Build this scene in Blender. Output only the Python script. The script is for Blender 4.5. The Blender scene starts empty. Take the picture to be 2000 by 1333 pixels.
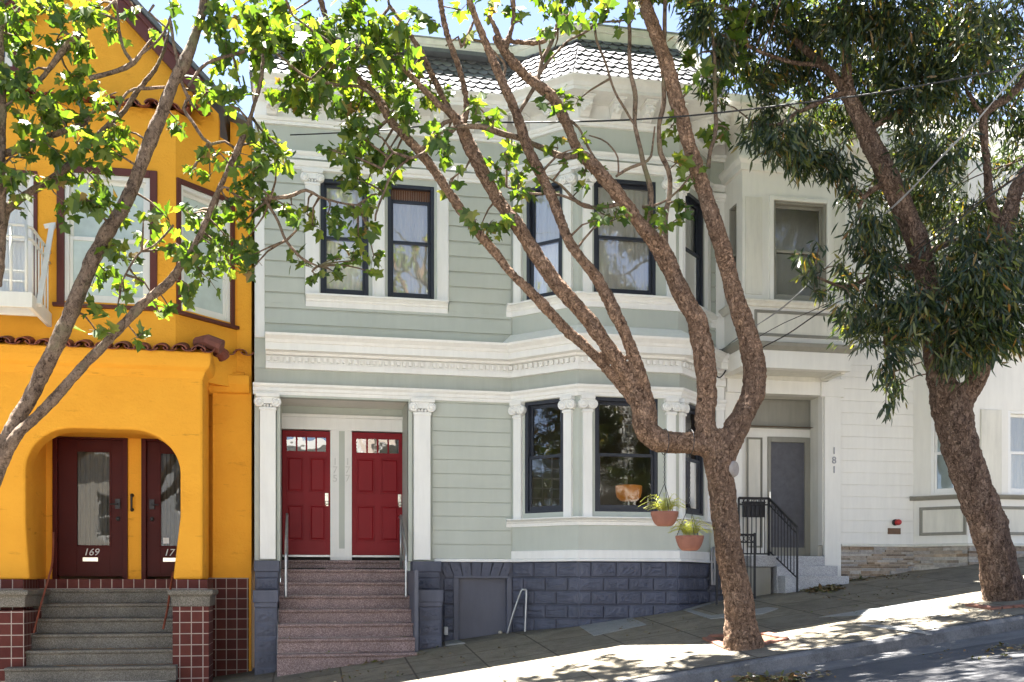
import bpy, bmesh, math, random
from mathutils import Vector, noise
R = random.Random(11)
sin, cos, pi = math.sin, math.cos, math.pi
scene = bpy.context.scene
COL = scene.collection
# ------------------------------------------------------------------ survey of the site
# z = 0 at eye level, the green house's main wall is the plane y = 0, the street lies towards -y.
PSI = math.atan(.2); SP, CP = sin(PSI), cos(PSI)
F, Z0, HY = 2000.0, 16.4, 1141.0
CAM = (-Z0 * SP, -Z0 * CP)
def ray(px):
    u = (px - 1000) / F
    return (SP + u * CP, CP - u * SP)
def cr(a, b): return a[0] * b[1] - a[1] * b[0]
class Face:
    """a vertical plane through two plan points; s runs along it, n outwards to the street"""
    def __init__(self, A, B):
        self.A = A; L = math.hypot(B[0] - A[0], B[1] - A[1]); self.L = L
        self.d = ((B[0] - A[0]) / L, (B[1] - A[1]) / L); self.n = (self.d[1], -self.d[0])
    def st(self, px, out=0):
        r = ray(px); P = (self.A[0] + self.n[0] * out - CAM[0], self.A[1] + self.n[1] * out - CAM[1])
        k = cr(r, self.d)
        return cr(P, r) / k, cr(P, self.d) / k
    def s(self, px, out=0): return self.st(px, out)[0]
    def z(self, px, py, out=0): return (HY - py) / F * self.st(px, out)[1]
    def W(self, s, n, z): return (self.A[0] + self.d[0] * s + self.n[0] * n, self.A[1] + self.d[1] * s + self.n[1] * n, z)
    def at(self, px, py, out=0):
        s, t = self.st(px, out); return self.W(s, out, (HY - py) / F * t)
def Front(y): return Face((0, y), (1, y))
def PT(px, py, y): return Front(y).at(px, py)
def scl(px, y): return Front(y).st(px)[1] / F          # metres per surveyed pixel at that depth
CURB = -5.3
def gz(x, y):
    return -.77 + .14 * x + (.08 * (max(y, CURB) + 1) if y < -1 else 0)

# ------------------------------------------------------------------ mesh helpers
class MB:
    def __init__(self): self.v = []; self.f = []
    def add(self, vs, fs):
        o = len(self.v); self.v += [tuple(p) for p in vs]; self.f += [tuple(i + o for i in f) for f in fs]
    def box(self, fc, s0, s1, n0, n1, z0, z1):
        vs = [fc.W(s, n, z) for z in (z0, z1) for (s, n) in ((s0, n0), (s1, n0), (s1, n1), (s0, n1))]
        self.add(vs, [(0, 1, 2, 3), (7, 6, 5, 4), (0, 4, 5, 1), (1, 5, 6, 2), (2, 6, 7, 3), (3, 7, 4, 0)])
    def abox(self, x0, x1, y0, y1, z0, z1): self.box(FX, x0, x1, -y1, -y0, z0, z1)
    def prism(self, fc, poly, n0, n1):
        k = len(poly)
        vs = [fc.W(s, n0, z) for s, z in poly] + [fc.W(s, n1, z) for s, z in poly]
        self.add(vs, [tuple(range(k)), tuple(range(2 * k - 1, k - 1, -1))] + [(i, (i + 1) % k, k + (i + 1) % k, k + i) for i in range(k)])
    def slab(self, poly, z0, z1):
        k = len(poly)
        self.add([(x, y, z0) for x, y in poly] + [(x, y, z1) for x, y in poly],
                 [tuple(range(k)), tuple(range(2 * k - 1, k - 1, -1))] + [(i, (i + 1) % k, k + (i + 1) % k, k + i) for i in range(k)])
    def quad(self, a, b, c, d): self.add([a, b, c, d], [(0, 1, 2, 3)])
    def sweep(self, path, prof):
        m = len(path); k = len(prof); nn = []
        for i in range(m - 1):
            dx, dy = path[i + 1][0] - path[i][0], path[i + 1][1] - path[i][1]; L = math.hypot(dx, dy)
            nn.append((dy / L, -dx / L))
        vs = []
        for i in range(m):
            a = nn[max(i - 1, 0)]; b = nn[min(i, m - 2)]; q = 1 + a[0] * b[0] + a[1] * b[1]
            mx, my = (a[0] + b[0]) / q, (a[1] + b[1]) / q
            vs += [(path[i][0] + mx * o, path[i][1] + my * o, z) for o, z in prof]
        fs = [tuple(range(k)), tuple(range((m - 1) * k, m * k))]
        for i in range(m - 1):
            fs += [(i * k + j, i * k + (j + 1) % k, (i + 1) * k + (j + 1) % k, (i + 1) * k + j) for j in range(k)]
        self.add(vs, fs)
    def tube(self, pts, rad, seg=8, rough=0):
        pts = [Vector(p) for p in pts]; m = len(pts)
        if not hasattr(rad, '__len__'): rad = [rad] * m
        vs = []; fs = []; up = Vector((.31, .2, .93)).normalized(); ax = None
        for i in range(m):
            t = (pts[min(i + 1, m - 1)] - pts[max(i - 1, 0)]).normalized()
            if ax is None: ax = t.cross(up if abs(t.dot(up)) < .95 else Vector((1, 0, 0))).normalized()
            else: ax = (ax - t * ax.dot(t)).normalized()
            bx = t.cross(ax)
            for j in range(seg):
                a = 2 * pi * j / seg; d = ax * cos(a) + bx * sin(a); r = rad[i]
                if rough: r *= 1 + rough * noise.noise((pts[i] + d * rad[i]) * 5.0) + rough * .6 * noise.noise((pts[i] + d * rad[i]) * 14.0)
                vs.append(pts[i] + d * r)
            if i: fs += [((i - 1) * seg + j, (i - 1) * seg + (j + 1) % seg, i * seg + (j + 1) % seg, i * seg + j) for j in range(seg)]
        fs += [tuple(range(seg)), tuple(range((m - 1) * seg, m * seg))]
        self.add(vs, fs)
    def lathe(self, c, prof, seg=20, ax=None):
        vs = []; k = len(prof)
        for r, h in prof:
            for j in range(seg):
                a = 2 * pi * j / seg
                p = (r * cos(a), r * sin(a), h)
                if ax is not None:                      # axis along the face normal
                    fc = ax; vs.append((c[0] + fc.d[0] * p[0] + fc.n[0] * h, c[1] + fc.d[1] * p[0] + fc.n[1] * h, c[2] + p[1]))
                else: vs.append((c[0] + p[0], c[1] + p[1], c[2] + h))
        fs = [((i) * seg + j, i * seg + (j + 1) % seg, (i + 1) * seg + (j + 1) % seg, (i + 1) * seg + j) for i in range(k - 1) for j in range(seg)]
        fs += [tuple(range(seg)), tuple(range((k - 1) * seg, k * seg))]
        self.add(vs, fs)
    def build(self, name, mat, parent=None, smooth=False, bevel=0, fix=True, label=None):
        o0 = ORI.get(parent, (0, 0, 0)) if parent is not None else (0, 0, 0)
        me = bpy.data.meshes.new(name)
        me.from_pydata([(x - o0[0], y - o0[1], z - o0[2]) for x, y, z in self.v], [], self.f)
        if fix:
            b = bmesh.new(); b.from_mesh(me); bmesh.ops.recalc_face_normals(b, faces=b.faces); b.to_mesh(me); b.free()
        if smooth: me.polygons.foreach_set('use_smooth', [True] * len(me.polygons))
        me.materials.append(mat)
        ob = bpy.data.objects.new(name, me); COL.objects.link(ob)
        if parent is not None: ob.parent = parent; ORI[ob] = o0
        if bevel:
            md = ob.modifiers.new('bevel', 'BEVEL'); md.width = bevel; md.segments = 2; md.limit_method = 'ANGLE'; md.angle_limit = .6
        if label: ob['label'] = label
        return ob
ORI = {}
FX = Front(0)
def thing(name, label, cat, loc=(0, 0, 0), group=None):
    o = bpy.data.objects.new(name, None); COL.objects.link(o); o.location = loc; o.empty_display_size = .2
    ORI[o] = tuple(loc); o['label'] = label; o['category'] = cat
    if group: o['group'] = group
    return o
def tag(o, label, cat, group=None):
    o['label'] = label; o['category'] = cat
    if group: o['group'] = group
    return o
def struct(o): o['kind'] = 'structure'; return o
def text(name, body, mat, parent, loc, size, line=1.0, shear=0, ext=.006, rz=0, off=0):
    c = bpy.data.curves.new(name, 'FONT'); c.body = body; c.size = size; c.align_x = 'CENTER'; c.space_line = line; c.extrude = ext; c.shear = shear; c.offset = off
    o = bpy.data.objects.new(name, c); COL.objects.link(o); c.materials.append(mat)
    p0 = ORI.get(parent, (0, 0, 0)); o.parent = parent
    o.rotation_euler = (pi / 2, 0, rz); bpy.context.view_layer.update()
    me = bpy.data.meshes.new_from_object(o.evaluated_get(bpy.context.evaluated_depsgraph_get()))
    bpy.data.objects.remove(o); q = bpy.data.objects.new(name, me); COL.objects.link(q); q.parent = parent
    q.location = (loc[0] - p0[0], loc[1] - p0[1], loc[2] - p0[2]); q.rotation_euler = (pi / 2, 0, rz)
    return q
def spline(pts, step):
    """Catmull-Rom through points that carry any number of values"""
    out = []; n = len(pts)
    for i in range(n - 1):
        p0, p1, p2, p3 = pts[max(i - 1, 0)], pts[i], pts[i + 1], pts[min(i + 2, n - 1)]
        L = math.dist(p1[:3], p2[:3]); k = max(1, int(L / step))
        for j in range(k):
            t = j / k
            out.append(tuple(.5 * (2 * b + (c - a) * t + (2 * a - 5 * b + 4 * c - d) * t * t + (3 * b - a - 3 * c + d) * t ** 3) for a, b, c, d in zip(p0, p1, p2, p3)))
    out.append(tuple(pts[-1])); return out

# ------------------------------------------------------------------ materials
def nt(name):
    m = bpy.data.materials.new(name); m.use_nodes = True
    t = m.node_tree; p = t.nodes['Principled BSDF']; return m, t, p
def N(t, kind, **kw):
    n = t.nodes.new(kind)
    for k, v in kw.items():
        if k in n.inputs: n.inputs[k].default_value = v
        else: setattr(n, k, v)
    return n
def coords(t, scale=(1, 1, 1)):
    c = N(t, 'ShaderNodeTexCoord'); mp = N(t, 'ShaderNodeMapping'); mp.inputs['Scale'].default_value = scale
    t.links.new(c.outputs['Object'], mp.inputs['Vector']); return mp.outputs['Vector']
def noiz(t, vec, scale, detail=4, rough=.6):
    n = N(t, 'ShaderNodeTexNoise'); n.inputs['Scale'].default_value = scale; n.inputs['Detail'].default_value = detail; n.inputs['Roughness'].default_value = rough
    t.links.new(vec, n.inputs['Vector']); return n.outputs['Fac']
def ramp(t, fac, stops):
    r = N(t, 'ShaderNodeValToRGB'); e = r.color_ramp.elements
    while len(e) < len(stops): e.new(.5)
    for i, (p, c) in enumerate(stops):
        e[i].position = p; e[i].color = (*c, 1) if len(c) == 3 else c
    t.links.new(fac, r.inputs['Fac']); return r.outputs['Color']
def mul(t, a, b, fac=1.0, mode='MULTIPLY'):
    m = N(t, 'ShaderNodeMix', data_type='RGBA', blend_type=mode); m.inputs[0].default_value = fac
    t.links.new(a, m.inputs[6])
    if isinstance(b, tuple): m.inputs[7].default_value = (*b, 1)
    else: t.links.new(b, m.inputs[7])
    return m.outputs[2]
def bump(t, p, h, strength, dist=.02, prev=None):
    b = N(t, 'ShaderNodeBump'); b.inputs['Strength'].default_value = strength; b.inputs['Distance'].default_value = dist
    t.links.new(h, b.inputs['Height'])
    if prev: t.links.new(prev, b.inputs['Normal'])
    t.links.new(b.outputs['Normal'], p.inputs['Normal']); return b.outputs['Normal']
def sc(c, k): return tuple(min(1, x * k) for x in c)
def paint(name, col, rough=.5, var=.07, scale=1.6, bs=40, bstr=.06, grime=.12, spec=.35):
    m, t, p = nt(name); v = coords(t)
    c = ramp(t, noiz(t, v, scale, 6), [(.3, sc(col, 1 - var)), (.7, sc(col, 1 + var))])
    if grime:
        g = noiz(t, coords(t, (9, 9, 1.1)), 1.0, 6, .7)
        c = mul(t, c, ramp(t, g, [(.35, (1 - grime,) * 3), (.62, (1, 1, 1))]))
    t.links.new(c, p.inputs['Base Color']); p.inputs['Roughness'].default_value = rough
    p.inputs['Specular IOR Level'].default_value = spec
    bump(t, p, noiz(t, v, bs, 5), bstr, .02); return m
def speckle(name, a, b, c, scale=90, rough=.7, big=.15):
    m, t, p = nt(name); v = coords(t)
    vo = N(t, 'ShaderNodeTexVoronoi'); vo.inputs['Scale'].default_value = scale; t.links.new(v, vo.inputs['Vector'])
    sep = N(t, 'ShaderNodeSeparateColor'); t.links.new(vo.outputs['Color'], sep.inputs['Color'])
    col = ramp(t, sep.outputs[0], [(.1, a), (.5, b), (.95, c)])
    col = mul(t, col, ramp(t, noiz(t, v, 2.5, 6, .7), [(.3, (1 - big,) * 3), (.7, (1 + big,) * 3)]))
    t.links.new(col, p.inputs['Base Color']); p.inputs['Roughness'].default_value = rough
    bump(t, p, noiz(t, v, 60, 4), .12, .01); return m
def island(name, stops, rough=.7, nscale=8, nvar=.2, bs=30, bstr=.3):
    m, t, p = nt(name); v = coords(t); g = N(t, 'ShaderNodeNewGeometry')
    c = ramp(t, g.outputs['Random Per Island'], stops)
    c = mul(t, c, ramp(t, noiz(t, v, nscale, 6, .7), [(.3, (1 - nvar,) * 3), (.7, (1 + nvar * .6,) * 3)]))
    t.links.new(c, p.inputs['Base Color']); p.inputs['Roughness'].default_value = rough
    bump(t, p, noiz(t, v, bs, 5), bstr, .02); return m
def bark(name, stops, s=16, stretch=.45, strength=.9, moss=None):
    m, t, p = nt(name); c0 = N(t, 'ShaderNodeTexCoord')
    dn = N(t, 'ShaderNodeTexNoise'); dn.inputs['Scale'].default_value = 16; dn.inputs['Detail'].default_value = 6; t.links.new(c0.outputs['Object'], dn.inputs['Vector'])
    av = N(t, 'ShaderNodeMix', data_type='RGBA', blend_type='LINEAR_LIGHT'); av.inputs[0].default_value = .075
    t.links.new(c0.outputs['Object'], av.inputs[6]); t.links.new(dn.outputs['Color'], av.inputs[7])
    mp = N(t, 'ShaderNodeMapping'); mp.inputs['Scale'].default_value = (1, 1, stretch); t.links.new(av.outputs[2], mp.inputs['Vector'])
    v = mp.outputs['Vector']
    vo = N(t, 'ShaderNodeTexVoronoi', feature='DISTANCE_TO_EDGE'); vo.inputs['Scale'].default_value = s; vo.inputs['Randomness'].default_value = 1; t.links.new(v, vo.inputs['Vector'])
    crack = ramp(t, vo.outputs['Distance'], [(0, (0, 0, 0)), (.13, (1, 1, 1))])
    n1 = noiz(t, v, 6, 10, .72)
    col = ramp(t, n1, stops)
    col = mul(t, col, ramp(t, noiz(t, v, 55, 4, .7), [(.3, (.9, .89, .88)), (.7, (1.08, 1.08, 1.08))]))
    col = mul(t, col, ramp(t, crack, [(0, (.74, .70, .67)), (.8, (1, 1, 1))]))
    mf = N(t, 'ShaderNodeMapping'); mf.inputs['Scale'].default_value = (1, 1, .3); t.links.new(av.outputs[2], mf.inputs['Vector'])
    fis = noiz(t, mf.outputs['Vector'], 26, 9, .74)
    col = mul(t, col, ramp(t, fis, [(.40, (.30, .27, .25)), (.5, (.92, .92, .92)), (.66, (1.32, 1.3, 1.27))]))
    col = mul(t, col, ramp(t, noiz(t, v, 1.3, 3), [(.3, (.72, .72, .74)), (.7, (1.15, 1.1, 1.05))]))
    if moss:
        mk = ramp(t, noiz(t, c0.outputs['Object'], 2.2, 5), [(.55, (0, 0, 0)), (.72, (1, 1, 1))])
        mx = N(t, 'ShaderNodeMix', data_type='RGBA'); t.links.new(mk, mx.inputs[0]); t.links.new(col, mx.inputs[6]); mx.inputs[7].default_value = (*moss, 1); col = mx.outputs[2]
    t.links.new(col, p.inputs['Base Color']); p.inputs['Roughness'].default_value = .85; p.inputs['Specular IOR Level'].default_value = .2
    h = mul(t, crack, fis, .8, 'MULTIPLY'); bump(t, p, h, strength * 1.0, .035); return m
def leafm(name, stops, trans=.5, tcol=(1.3, 1.5, .5), rough=.45, spec=.4):
    m, t, p = nt(name); g = N(t, 'ShaderNodeNewGeometry'); v = coords(t)
    c = ramp(t, g.outputs['Random Per Island'], stops)
    c = mul(t, c, ramp(t, noiz(t, v, 2.0, 3), [(.3, (.75, .8, .8)), (.7, (1.15, 1.12, 1.0))]))
    t.links.new(c, p.inputs['Base Color']); p.inputs['Roughness'].default_value = rough; p.inputs['Specular IOR Level'].default_value = spec
    tr = N(t, 'ShaderNodeBsdfTranslucent'); t.links.new(mul(t, c, tcol), tr.inputs['Color'])
    mx = N(t, 'ShaderNodeMixShader'); mx.inputs[0].default_value = trans
    t.links.new(p.outputs[0], mx.inputs[1]); t.links.new(tr.outputs[0], mx.inputs[2])
    t.links.new(mx.outputs[0], t.nodes['Material Output'].inputs['Surface']); return m
def glassm(name, base=.10, tint=(.82, .86, .86), rough=0.0):
    m, t, p = nt(name); t.nodes.remove(p)
    tr = N(t, 'ShaderNodeBsdfTransparent'); tr.inputs[0].default_value = (*tint, 1)
    gl = N(t, 'ShaderNodeBsdfGlossy'); gl.inputs['Roughness'].default_value = rough
    fr = N(t, 'ShaderNodeFresnel'); fr.inputs['IOR'].default_value = 1.5
    ad = N(t, 'ShaderNodeMath', operation='ADD'); ad.inputs[1].default_value = base; t.links.new(fr.outputs[0], ad.inputs[0])
    # old panes are never quite flat
    nb = N(t, 'ShaderNodeBump'); nb.inputs['Strength'].default_value = .12; nb.inputs['Distance'].default_value = .02
    t.links.new(noiz(t, coords(t), 2.2, 2), nb.inputs['Height']); t.links.new(nb.outputs[0], gl.inputs['Normal'])
    mx = N(t, 'ShaderNodeMixShader'); t.links.new(ad.outputs[0], mx.inputs[0]); t.links.new(tr.outputs[0], mx.inputs[1]); t.links.new(gl.outputs[0], mx.inputs[2])
    t.links.new(mx.outputs[0], t.nodes['Material Output'].inputs['Surface']); return m
def bricks(name, c1, c2, mortar, w, h, ms, rough=.4, offset=0.0, bstr=.4, zoff=0, hoff=0):
    m, t, p = nt(name); c = N(t, 'ShaderNodeTexCoord'); s = N(t, 'ShaderNodeSeparateXYZ'); t.links.new(c.outputs['Object'], s.inputs[0])
    a = N(t, 'ShaderNodeMath', operation='ADD'); t.links.new(s.outputs[0], a.inputs[0]); t.links.new(s.outputs[1], a.inputs[1])
    cb = N(t, 'ShaderNodeCombineXYZ'); t.links.new(a.outputs[0], cb.inputs[0]); t.links.new(s.outputs[2], cb.inputs[1])
    mp = N(t, 'ShaderNodeMapping'); mp.inputs['Location'].default_value = (hoff, zoff, 0); t.links.new(cb.outputs[0], mp.inputs[0])
    b = N(t, 'ShaderNodeTexBrick', offset=offset); t.links.new(mp.outputs[0], b.inputs['Vector'])
    b.inputs['Color1'].default_value = (*c1, 1); b.inputs['Color2'].default_value = (*c2, 1); b.inputs['Mortar'].default_value = (*mortar, 1)
    b.inputs['Scale'].default_value = 1; b.inputs['Brick Width'].default_value = w; b.inputs['Row Height'].default_value = h; b.inputs['Mortar Size'].default_value = ms; b.inputs['Mortar Smooth'].default_value = .1
    v = c.outputs['Object']
    col = mul(t, b.outputs['Color'], ramp(t, noiz(t, v, 5, 6, .7), [(.3, (.8, .8, .8)), (.7, (1.12, 1.1, 1.1))]))
    t.links.new(col, p.inputs['Base Color']); p.inputs['Roughness'].default_value = rough; p.inputs['Specular IOR Level'].default_value = .12
    bump(t, p, b.outputs['Fac'], -bstr, .01); return m
def flat(name, col, rough=.5, metal=0, spec=.5):
    m, t, p = nt(name); v = coords(t)
    c = ramp(t, noiz(t, v, 12, 5), [(.3, sc(col, .85)), (.7, sc(col, 1.12))]); t.links.new(c, p.inputs['Base Color'])
    p.inputs['Roughness'].default_value = rough; p.inputs['Metallic'].default_value = metal; p.inputs['Specular IOR Level'].default_value = spec; return m
def lamp(name, col, e):
    m, t, p = nt(name); p.inputs['Base Color'].default_value = (*col, 1); p.inputs['Emission Color'].default_value = (*col, 1); p.inputs['Emission Strength'].default_value = e; return m
def concrete(name, a, b, joint=None, stain=.3, rough=.9):
    m, t, p = nt(name); v = coords(t)
    c = ramp(t, noiz(t, v, 1.1, 8, .7), [(.3, a), (.7, b)])
    c = mul(t, c, ramp(t, noiz(t, v, 60, 3, .8), [(.35, (.78,) * 3), (.65, (1.14,) * 3)]))
    c = mul(t, c, ramp(t, noiz(t, v, 3.7, 7, .75), [(.38, (1 - stain,) * 3), (.55, (1, 1, 1))]))
    vo = N(t, 'ShaderNodeTexVoronoi'); vo.inputs['Scale'].default_value = 7; t.links.new(v, vo.inputs['Vector'])
    c = mul(t, c, ramp(t, vo.outputs['Distance'], [(.04, (.6, .58, .55)), (.075, (1, 1, 1))]))
    h = noiz(t, v, 70, 5)
    if joint:
        br = N(t, 'ShaderNodeTexBrick', offset=.0); br.inputs['Scale'].default_value = 1; br.inputs['Brick Width'].default_value = joint[0]; br.inputs['Row Height'].default_value = joint[1]; br.inputs['Mortar Size'].default_value = .013
        br.inputs['Color1'].default_value = (.82, .82, .83, 1); br.inputs['Color2'].default_value = (1.12, 1.1, 1.06, 1); br.inputs['Mortar'].default_value = (.42, .4, .38, 1)
        t.links.new(v, br.inputs['Vector']); c = mul(t, c, br.outputs['Color'])
    t.links.new(c, p.inputs['Base Color']); p.inputs['Roughness'].default_value = rough; p.inputs['Specular IOR Level'].default_value = .25
    bump(t, p, h, .25, .01); return m

SAGE = (.465, .495, .445); WHITE = (.80, .80, .775)
M = dict(
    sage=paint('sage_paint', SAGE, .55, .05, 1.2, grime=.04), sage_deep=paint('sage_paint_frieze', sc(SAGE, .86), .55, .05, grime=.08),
    white=paint('white_trim_paint', WHITE, .5, .03, 1.5, grime=.07), slate=paint('slate_paint', (.094, .101, .138), .6, .14, 3, 60, .3, .2),
    sash=paint('sash_paint', (.026, .03, .042), .4, .1, grime=0), red=paint('red_door_paint', (.215, .008, .013), .45, .06, bs=90, grime=.06, spec=.2),
    umber=paint('net_curtain', (.10, .09, .075), .8, .1), taupe=paint('taupe_paint', (.27, .26, .22), .55, .05), lime=paint('cream_shade_paint', (.69, .67, .59), .55, .04),
    white2=paint('warm_white_paint', (.77, .755, .70), .55, .03, grime=.06), yellow=None,
    sheer=None, slateplain=paint('slate_plain_paint', (.11, .116, .15), .5, .08, grime=.1),
    granite=speckle('pink_terrazzo', (.135, .085, .078), (.20, .135, .125), (.33, .25, .24), 110, .7, .25), grey_stone=speckle('grey_terrazzo', (.095, .083, .066), (.135, .120, .098), (.22, .20, .17), 120, .8, .3),
    pale_stone=speckle('pale_granite', (.28, .28, .29), (.38, .38, .39), (.5, .5, .5), 120, .7, .1),
    tile=bricks('brown_glazed_tile', (.085, .02, .017), (.115, .032, .025), (.38, .32, .28), .155, .155, .0065, .55, zoff=.02),
    terra=island('terracotta_roof_tile', [(0, (.16, .04, .025)), (.5, (.26, .07, .04)), (1, (.12, .05, .04))], .75, 6, .4),
    shingle=island('slate_shingle', [(0, (.11, .11, .125)), (.5, (.16, .16, .18)), (1, (.21, .205, .22))], .8, 5, .25, 40, .3),
    ledger=island('ledger_stone', [(0, (.20, .15, .11)), (.2, (.42, .36, .29)), (.4, (.30, .21, .13)), (.6, (.52, .48, .42)), (.8, (.35, .33, .31)), (1, (.46, .36, .26))], .8, 14, .35, 50, .6),
    maroon=paint('maroon_paint', (.06, .008, .006), .45, .1, grime=0, spec=.12), brownfr=paint('brown_trim_paint', (.10, .026, .018), .5, .1, grime=.1),
    iron=flat('black_iron', (.025, .024, .026), .5, .3), steel=flat('galvanised_steel', (.36, .37, .38), .38, .8), rust=flat('rusty_rail', (.20, .05, .025), .6),
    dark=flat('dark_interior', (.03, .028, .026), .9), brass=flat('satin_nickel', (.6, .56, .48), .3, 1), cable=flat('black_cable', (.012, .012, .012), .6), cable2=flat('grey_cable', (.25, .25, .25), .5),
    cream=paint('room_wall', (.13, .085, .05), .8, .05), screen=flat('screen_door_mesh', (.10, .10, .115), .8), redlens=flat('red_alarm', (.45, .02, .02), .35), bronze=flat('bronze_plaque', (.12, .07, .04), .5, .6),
    pot=paint('terracotta_pot', (.25, .105, .072), .75, .12, 6, 50, .2, .1), wood=paint('brown_wood', (.13, .06, .03), .5, .2, 4),
    brick=island('pit_brick', [(0, (.20, .085, .055)), (.5, (.25, .115, .08)), (1, (.16, .085, .065))], .85, 14, .3, 50, .5),
    glass=glassm('window_glass', .06, (.9, .92, .92)), glass2=glassm('upper_window_glass', .17, (.97, .98, .97)), rubber=flat('doormat_rubber', (.012, .012, .012), .95),
    signw=flat('white_plate', (.6, .6, .58), .5), conduit=flat('grey_conduit', (.3, .3, .31), .5, .5), roofing=paint('roof_felt', (.12, .13, .14), .9, .15))
def stucco():
    m, t, p = nt('yellow_stucco'); v = coords(t)
    c = ramp(t, noiz(t, v, 1.4, 6), [(.3, (.77, .345, .032)), (.7, (.84, .395, .040))])
    st = noiz(t, coords(t, (1.2, 1.2, 5.5)), 1.5, 8, .72)
    c = mul(t, c, ramp(t, st, [(.61, (1, 1, 1)), (.70, (.72, .69, .65))]))
    t.links.new(c, p.inputs['Base Color']); p.inputs['Roughness'].default_value = .8; p.inputs['Specular IOR Level'].default_value = .2
    a = bump(t, p, noiz(t, coords(t, (1, 1, 1.8)), 3.2, 8, .7), .5, .05); bump(t, p, noiz(t, v, 32, 5), .4, .015, a); return m
M['yellow'] = stucco()
def sheer():
    m, t, p = nt('sheer_curtain'); p.inputs['Base Color'].default_value = (.86, .83, .75, 1); p.inputs['Roughness'].default_value = .9
    tr = N(t, 'ShaderNodeBsdfTranslucent'); tr.inputs['Color'].default_value = (.7, .67, .6, 1)
    mx = N(t, 'ShaderNodeMixShader'); mx.inputs[0].default_value = .1; t.links.new(p.outputs[0], mx.inputs[1]); t.links.new(tr.outputs[0], mx.inputs[2])
    t.links.new(mx.outputs[0], t.nodes['Material Output'].inputs['Surface']); return m
M['sheer'] = sheer()
M['door_glass'] = glassm('door_glass', .0, (.9, .9, .88))
M['frost'] = paint('frosted_film', (.50, .58, .55), .35, .18, 2.2, grime=0)
M['bark'] = bark('plane_bark', [(.3, (.27, .172, .112)), (.55, (.35, .232, .158)), (.8, (.46, .34, .25))], 30, .36, 1.0)
M['bark_young'] = bark('plane_bark_limb', [(.3, (.14, .10, .07)), (.5, (.22, .16, .115)), (.75, (.32, .25, .19))], 40, .45, .6, (.17, .16, .085))
M['bark_gum'] = bark('gum_bark', [(.3, (.16, .105, .075)), (.5, (.235, .16, .118)), (.75, (.37, .28, .22))], 24, .22, 1.0)
M['leaf'] = leafm('plane_leaf', [(0, (.042, .082, .018)), (.4, (.075, .128, .022)), (.75, (.125, .175, .03)), (.93, (.19, .225, .045)), (.98, (.24, .24, .07)), (1, (.22, .11, .05))], .48, (1.45, 1.5, .38))
M['gum'] = leafm('gum_leaf', [(0, (.018, .034, .022)), (.5, (.030, .050, .026)), (.75, (.065, .085, .03)), (.92, (.14, .15, .04)), (1, (.20, .095, .035))], .42, (1.8, 1.75, .5), .36, .55)
M['fern'] = leafm('fern_leaf', [(0, (.36, .40, .08)), (1, (.55, .52, .17))], .45, (1.2, 1.2, .5))
M['palm'] = leafm('palm_leaf', [(0, (.05, .14, .02)), (1, (.09, .2, .04))], .4)
M['litter'] = leafm('dry_leaf', [(0, (.09, .11, .03)), (.4, (.14, .11, .05)), (.8, (.18, .09, .04)), (1, (.22, .17, .09))], .1)
M['walk'] = concrete('sidewalk_concrete', (.17, .148, .112), (.235, .212, .170), (.92, .92), .28)
M['walk_new'] = concrete('pale_concrete', (.24, .24, .235), (.31, .31, .30), None, .15)
M['kerb'] = concrete('kerb_concrete', (.12, .12, .125), (.20, .20, .205), None, .35)
M['road'] = concrete('asphalt', (.08, .08, .084), (.115, .115, .12), None, .15, .92)
M['gutter'] = concrete('gutter_concrete', (.13, .13, .135), (.19, .19, .19), None, .25)
# ------------------------------------------------------------------ carpentry
def wall_panels(mb, fc, s0, s1, z0, z1, holes, n0=-.15, n1=0):
    """a wall with real openings, as butted blocks"""
    xs = sorted({s0, s1, *[h[0] for h in holes], *[h[1] for h in holes]})
    for a, b in zip(xs, xs[1:]):
        if b <= s0 or a >= s1: continue
        zs = z0
        for h in sorted([h for h in holes if h[0] <= a + 1e-6 and h[1] >= b - 1e-6], key=lambda h: h[2]):
            if h[2] > zs: mb.box(fc, a, b, n0, n1, zs, h[2])
            zs = max(zs, h[3])
        if zs < z1: mb.box(fc, a, b, n0, n1, zs, z1)
def siding(mb, fc, s0, s1, z0, z1, holes, row, gap, th=.014):
    z = z0
    while z < z1 - .02:
        a, b = z, min(z + row - gap, z1)
        cuts = sorted({a, b, *[q for h in holes for q in h[2:4] if a < q < b]})
        for c, d in zip(cuts, cuts[1:]):
            x = s0
            for h in sorted(holes):
                if h[2] < d - 1e-6 and h[3] > c + 1e-6:
                    if h[0] > x: mb.box(fc, x, h[0], -.004, th, c, d)
                    x = max(x, h[1])
            if x < s1: mb.box(fc, x, s1, -.004, th, c, d)
        z += row
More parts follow.
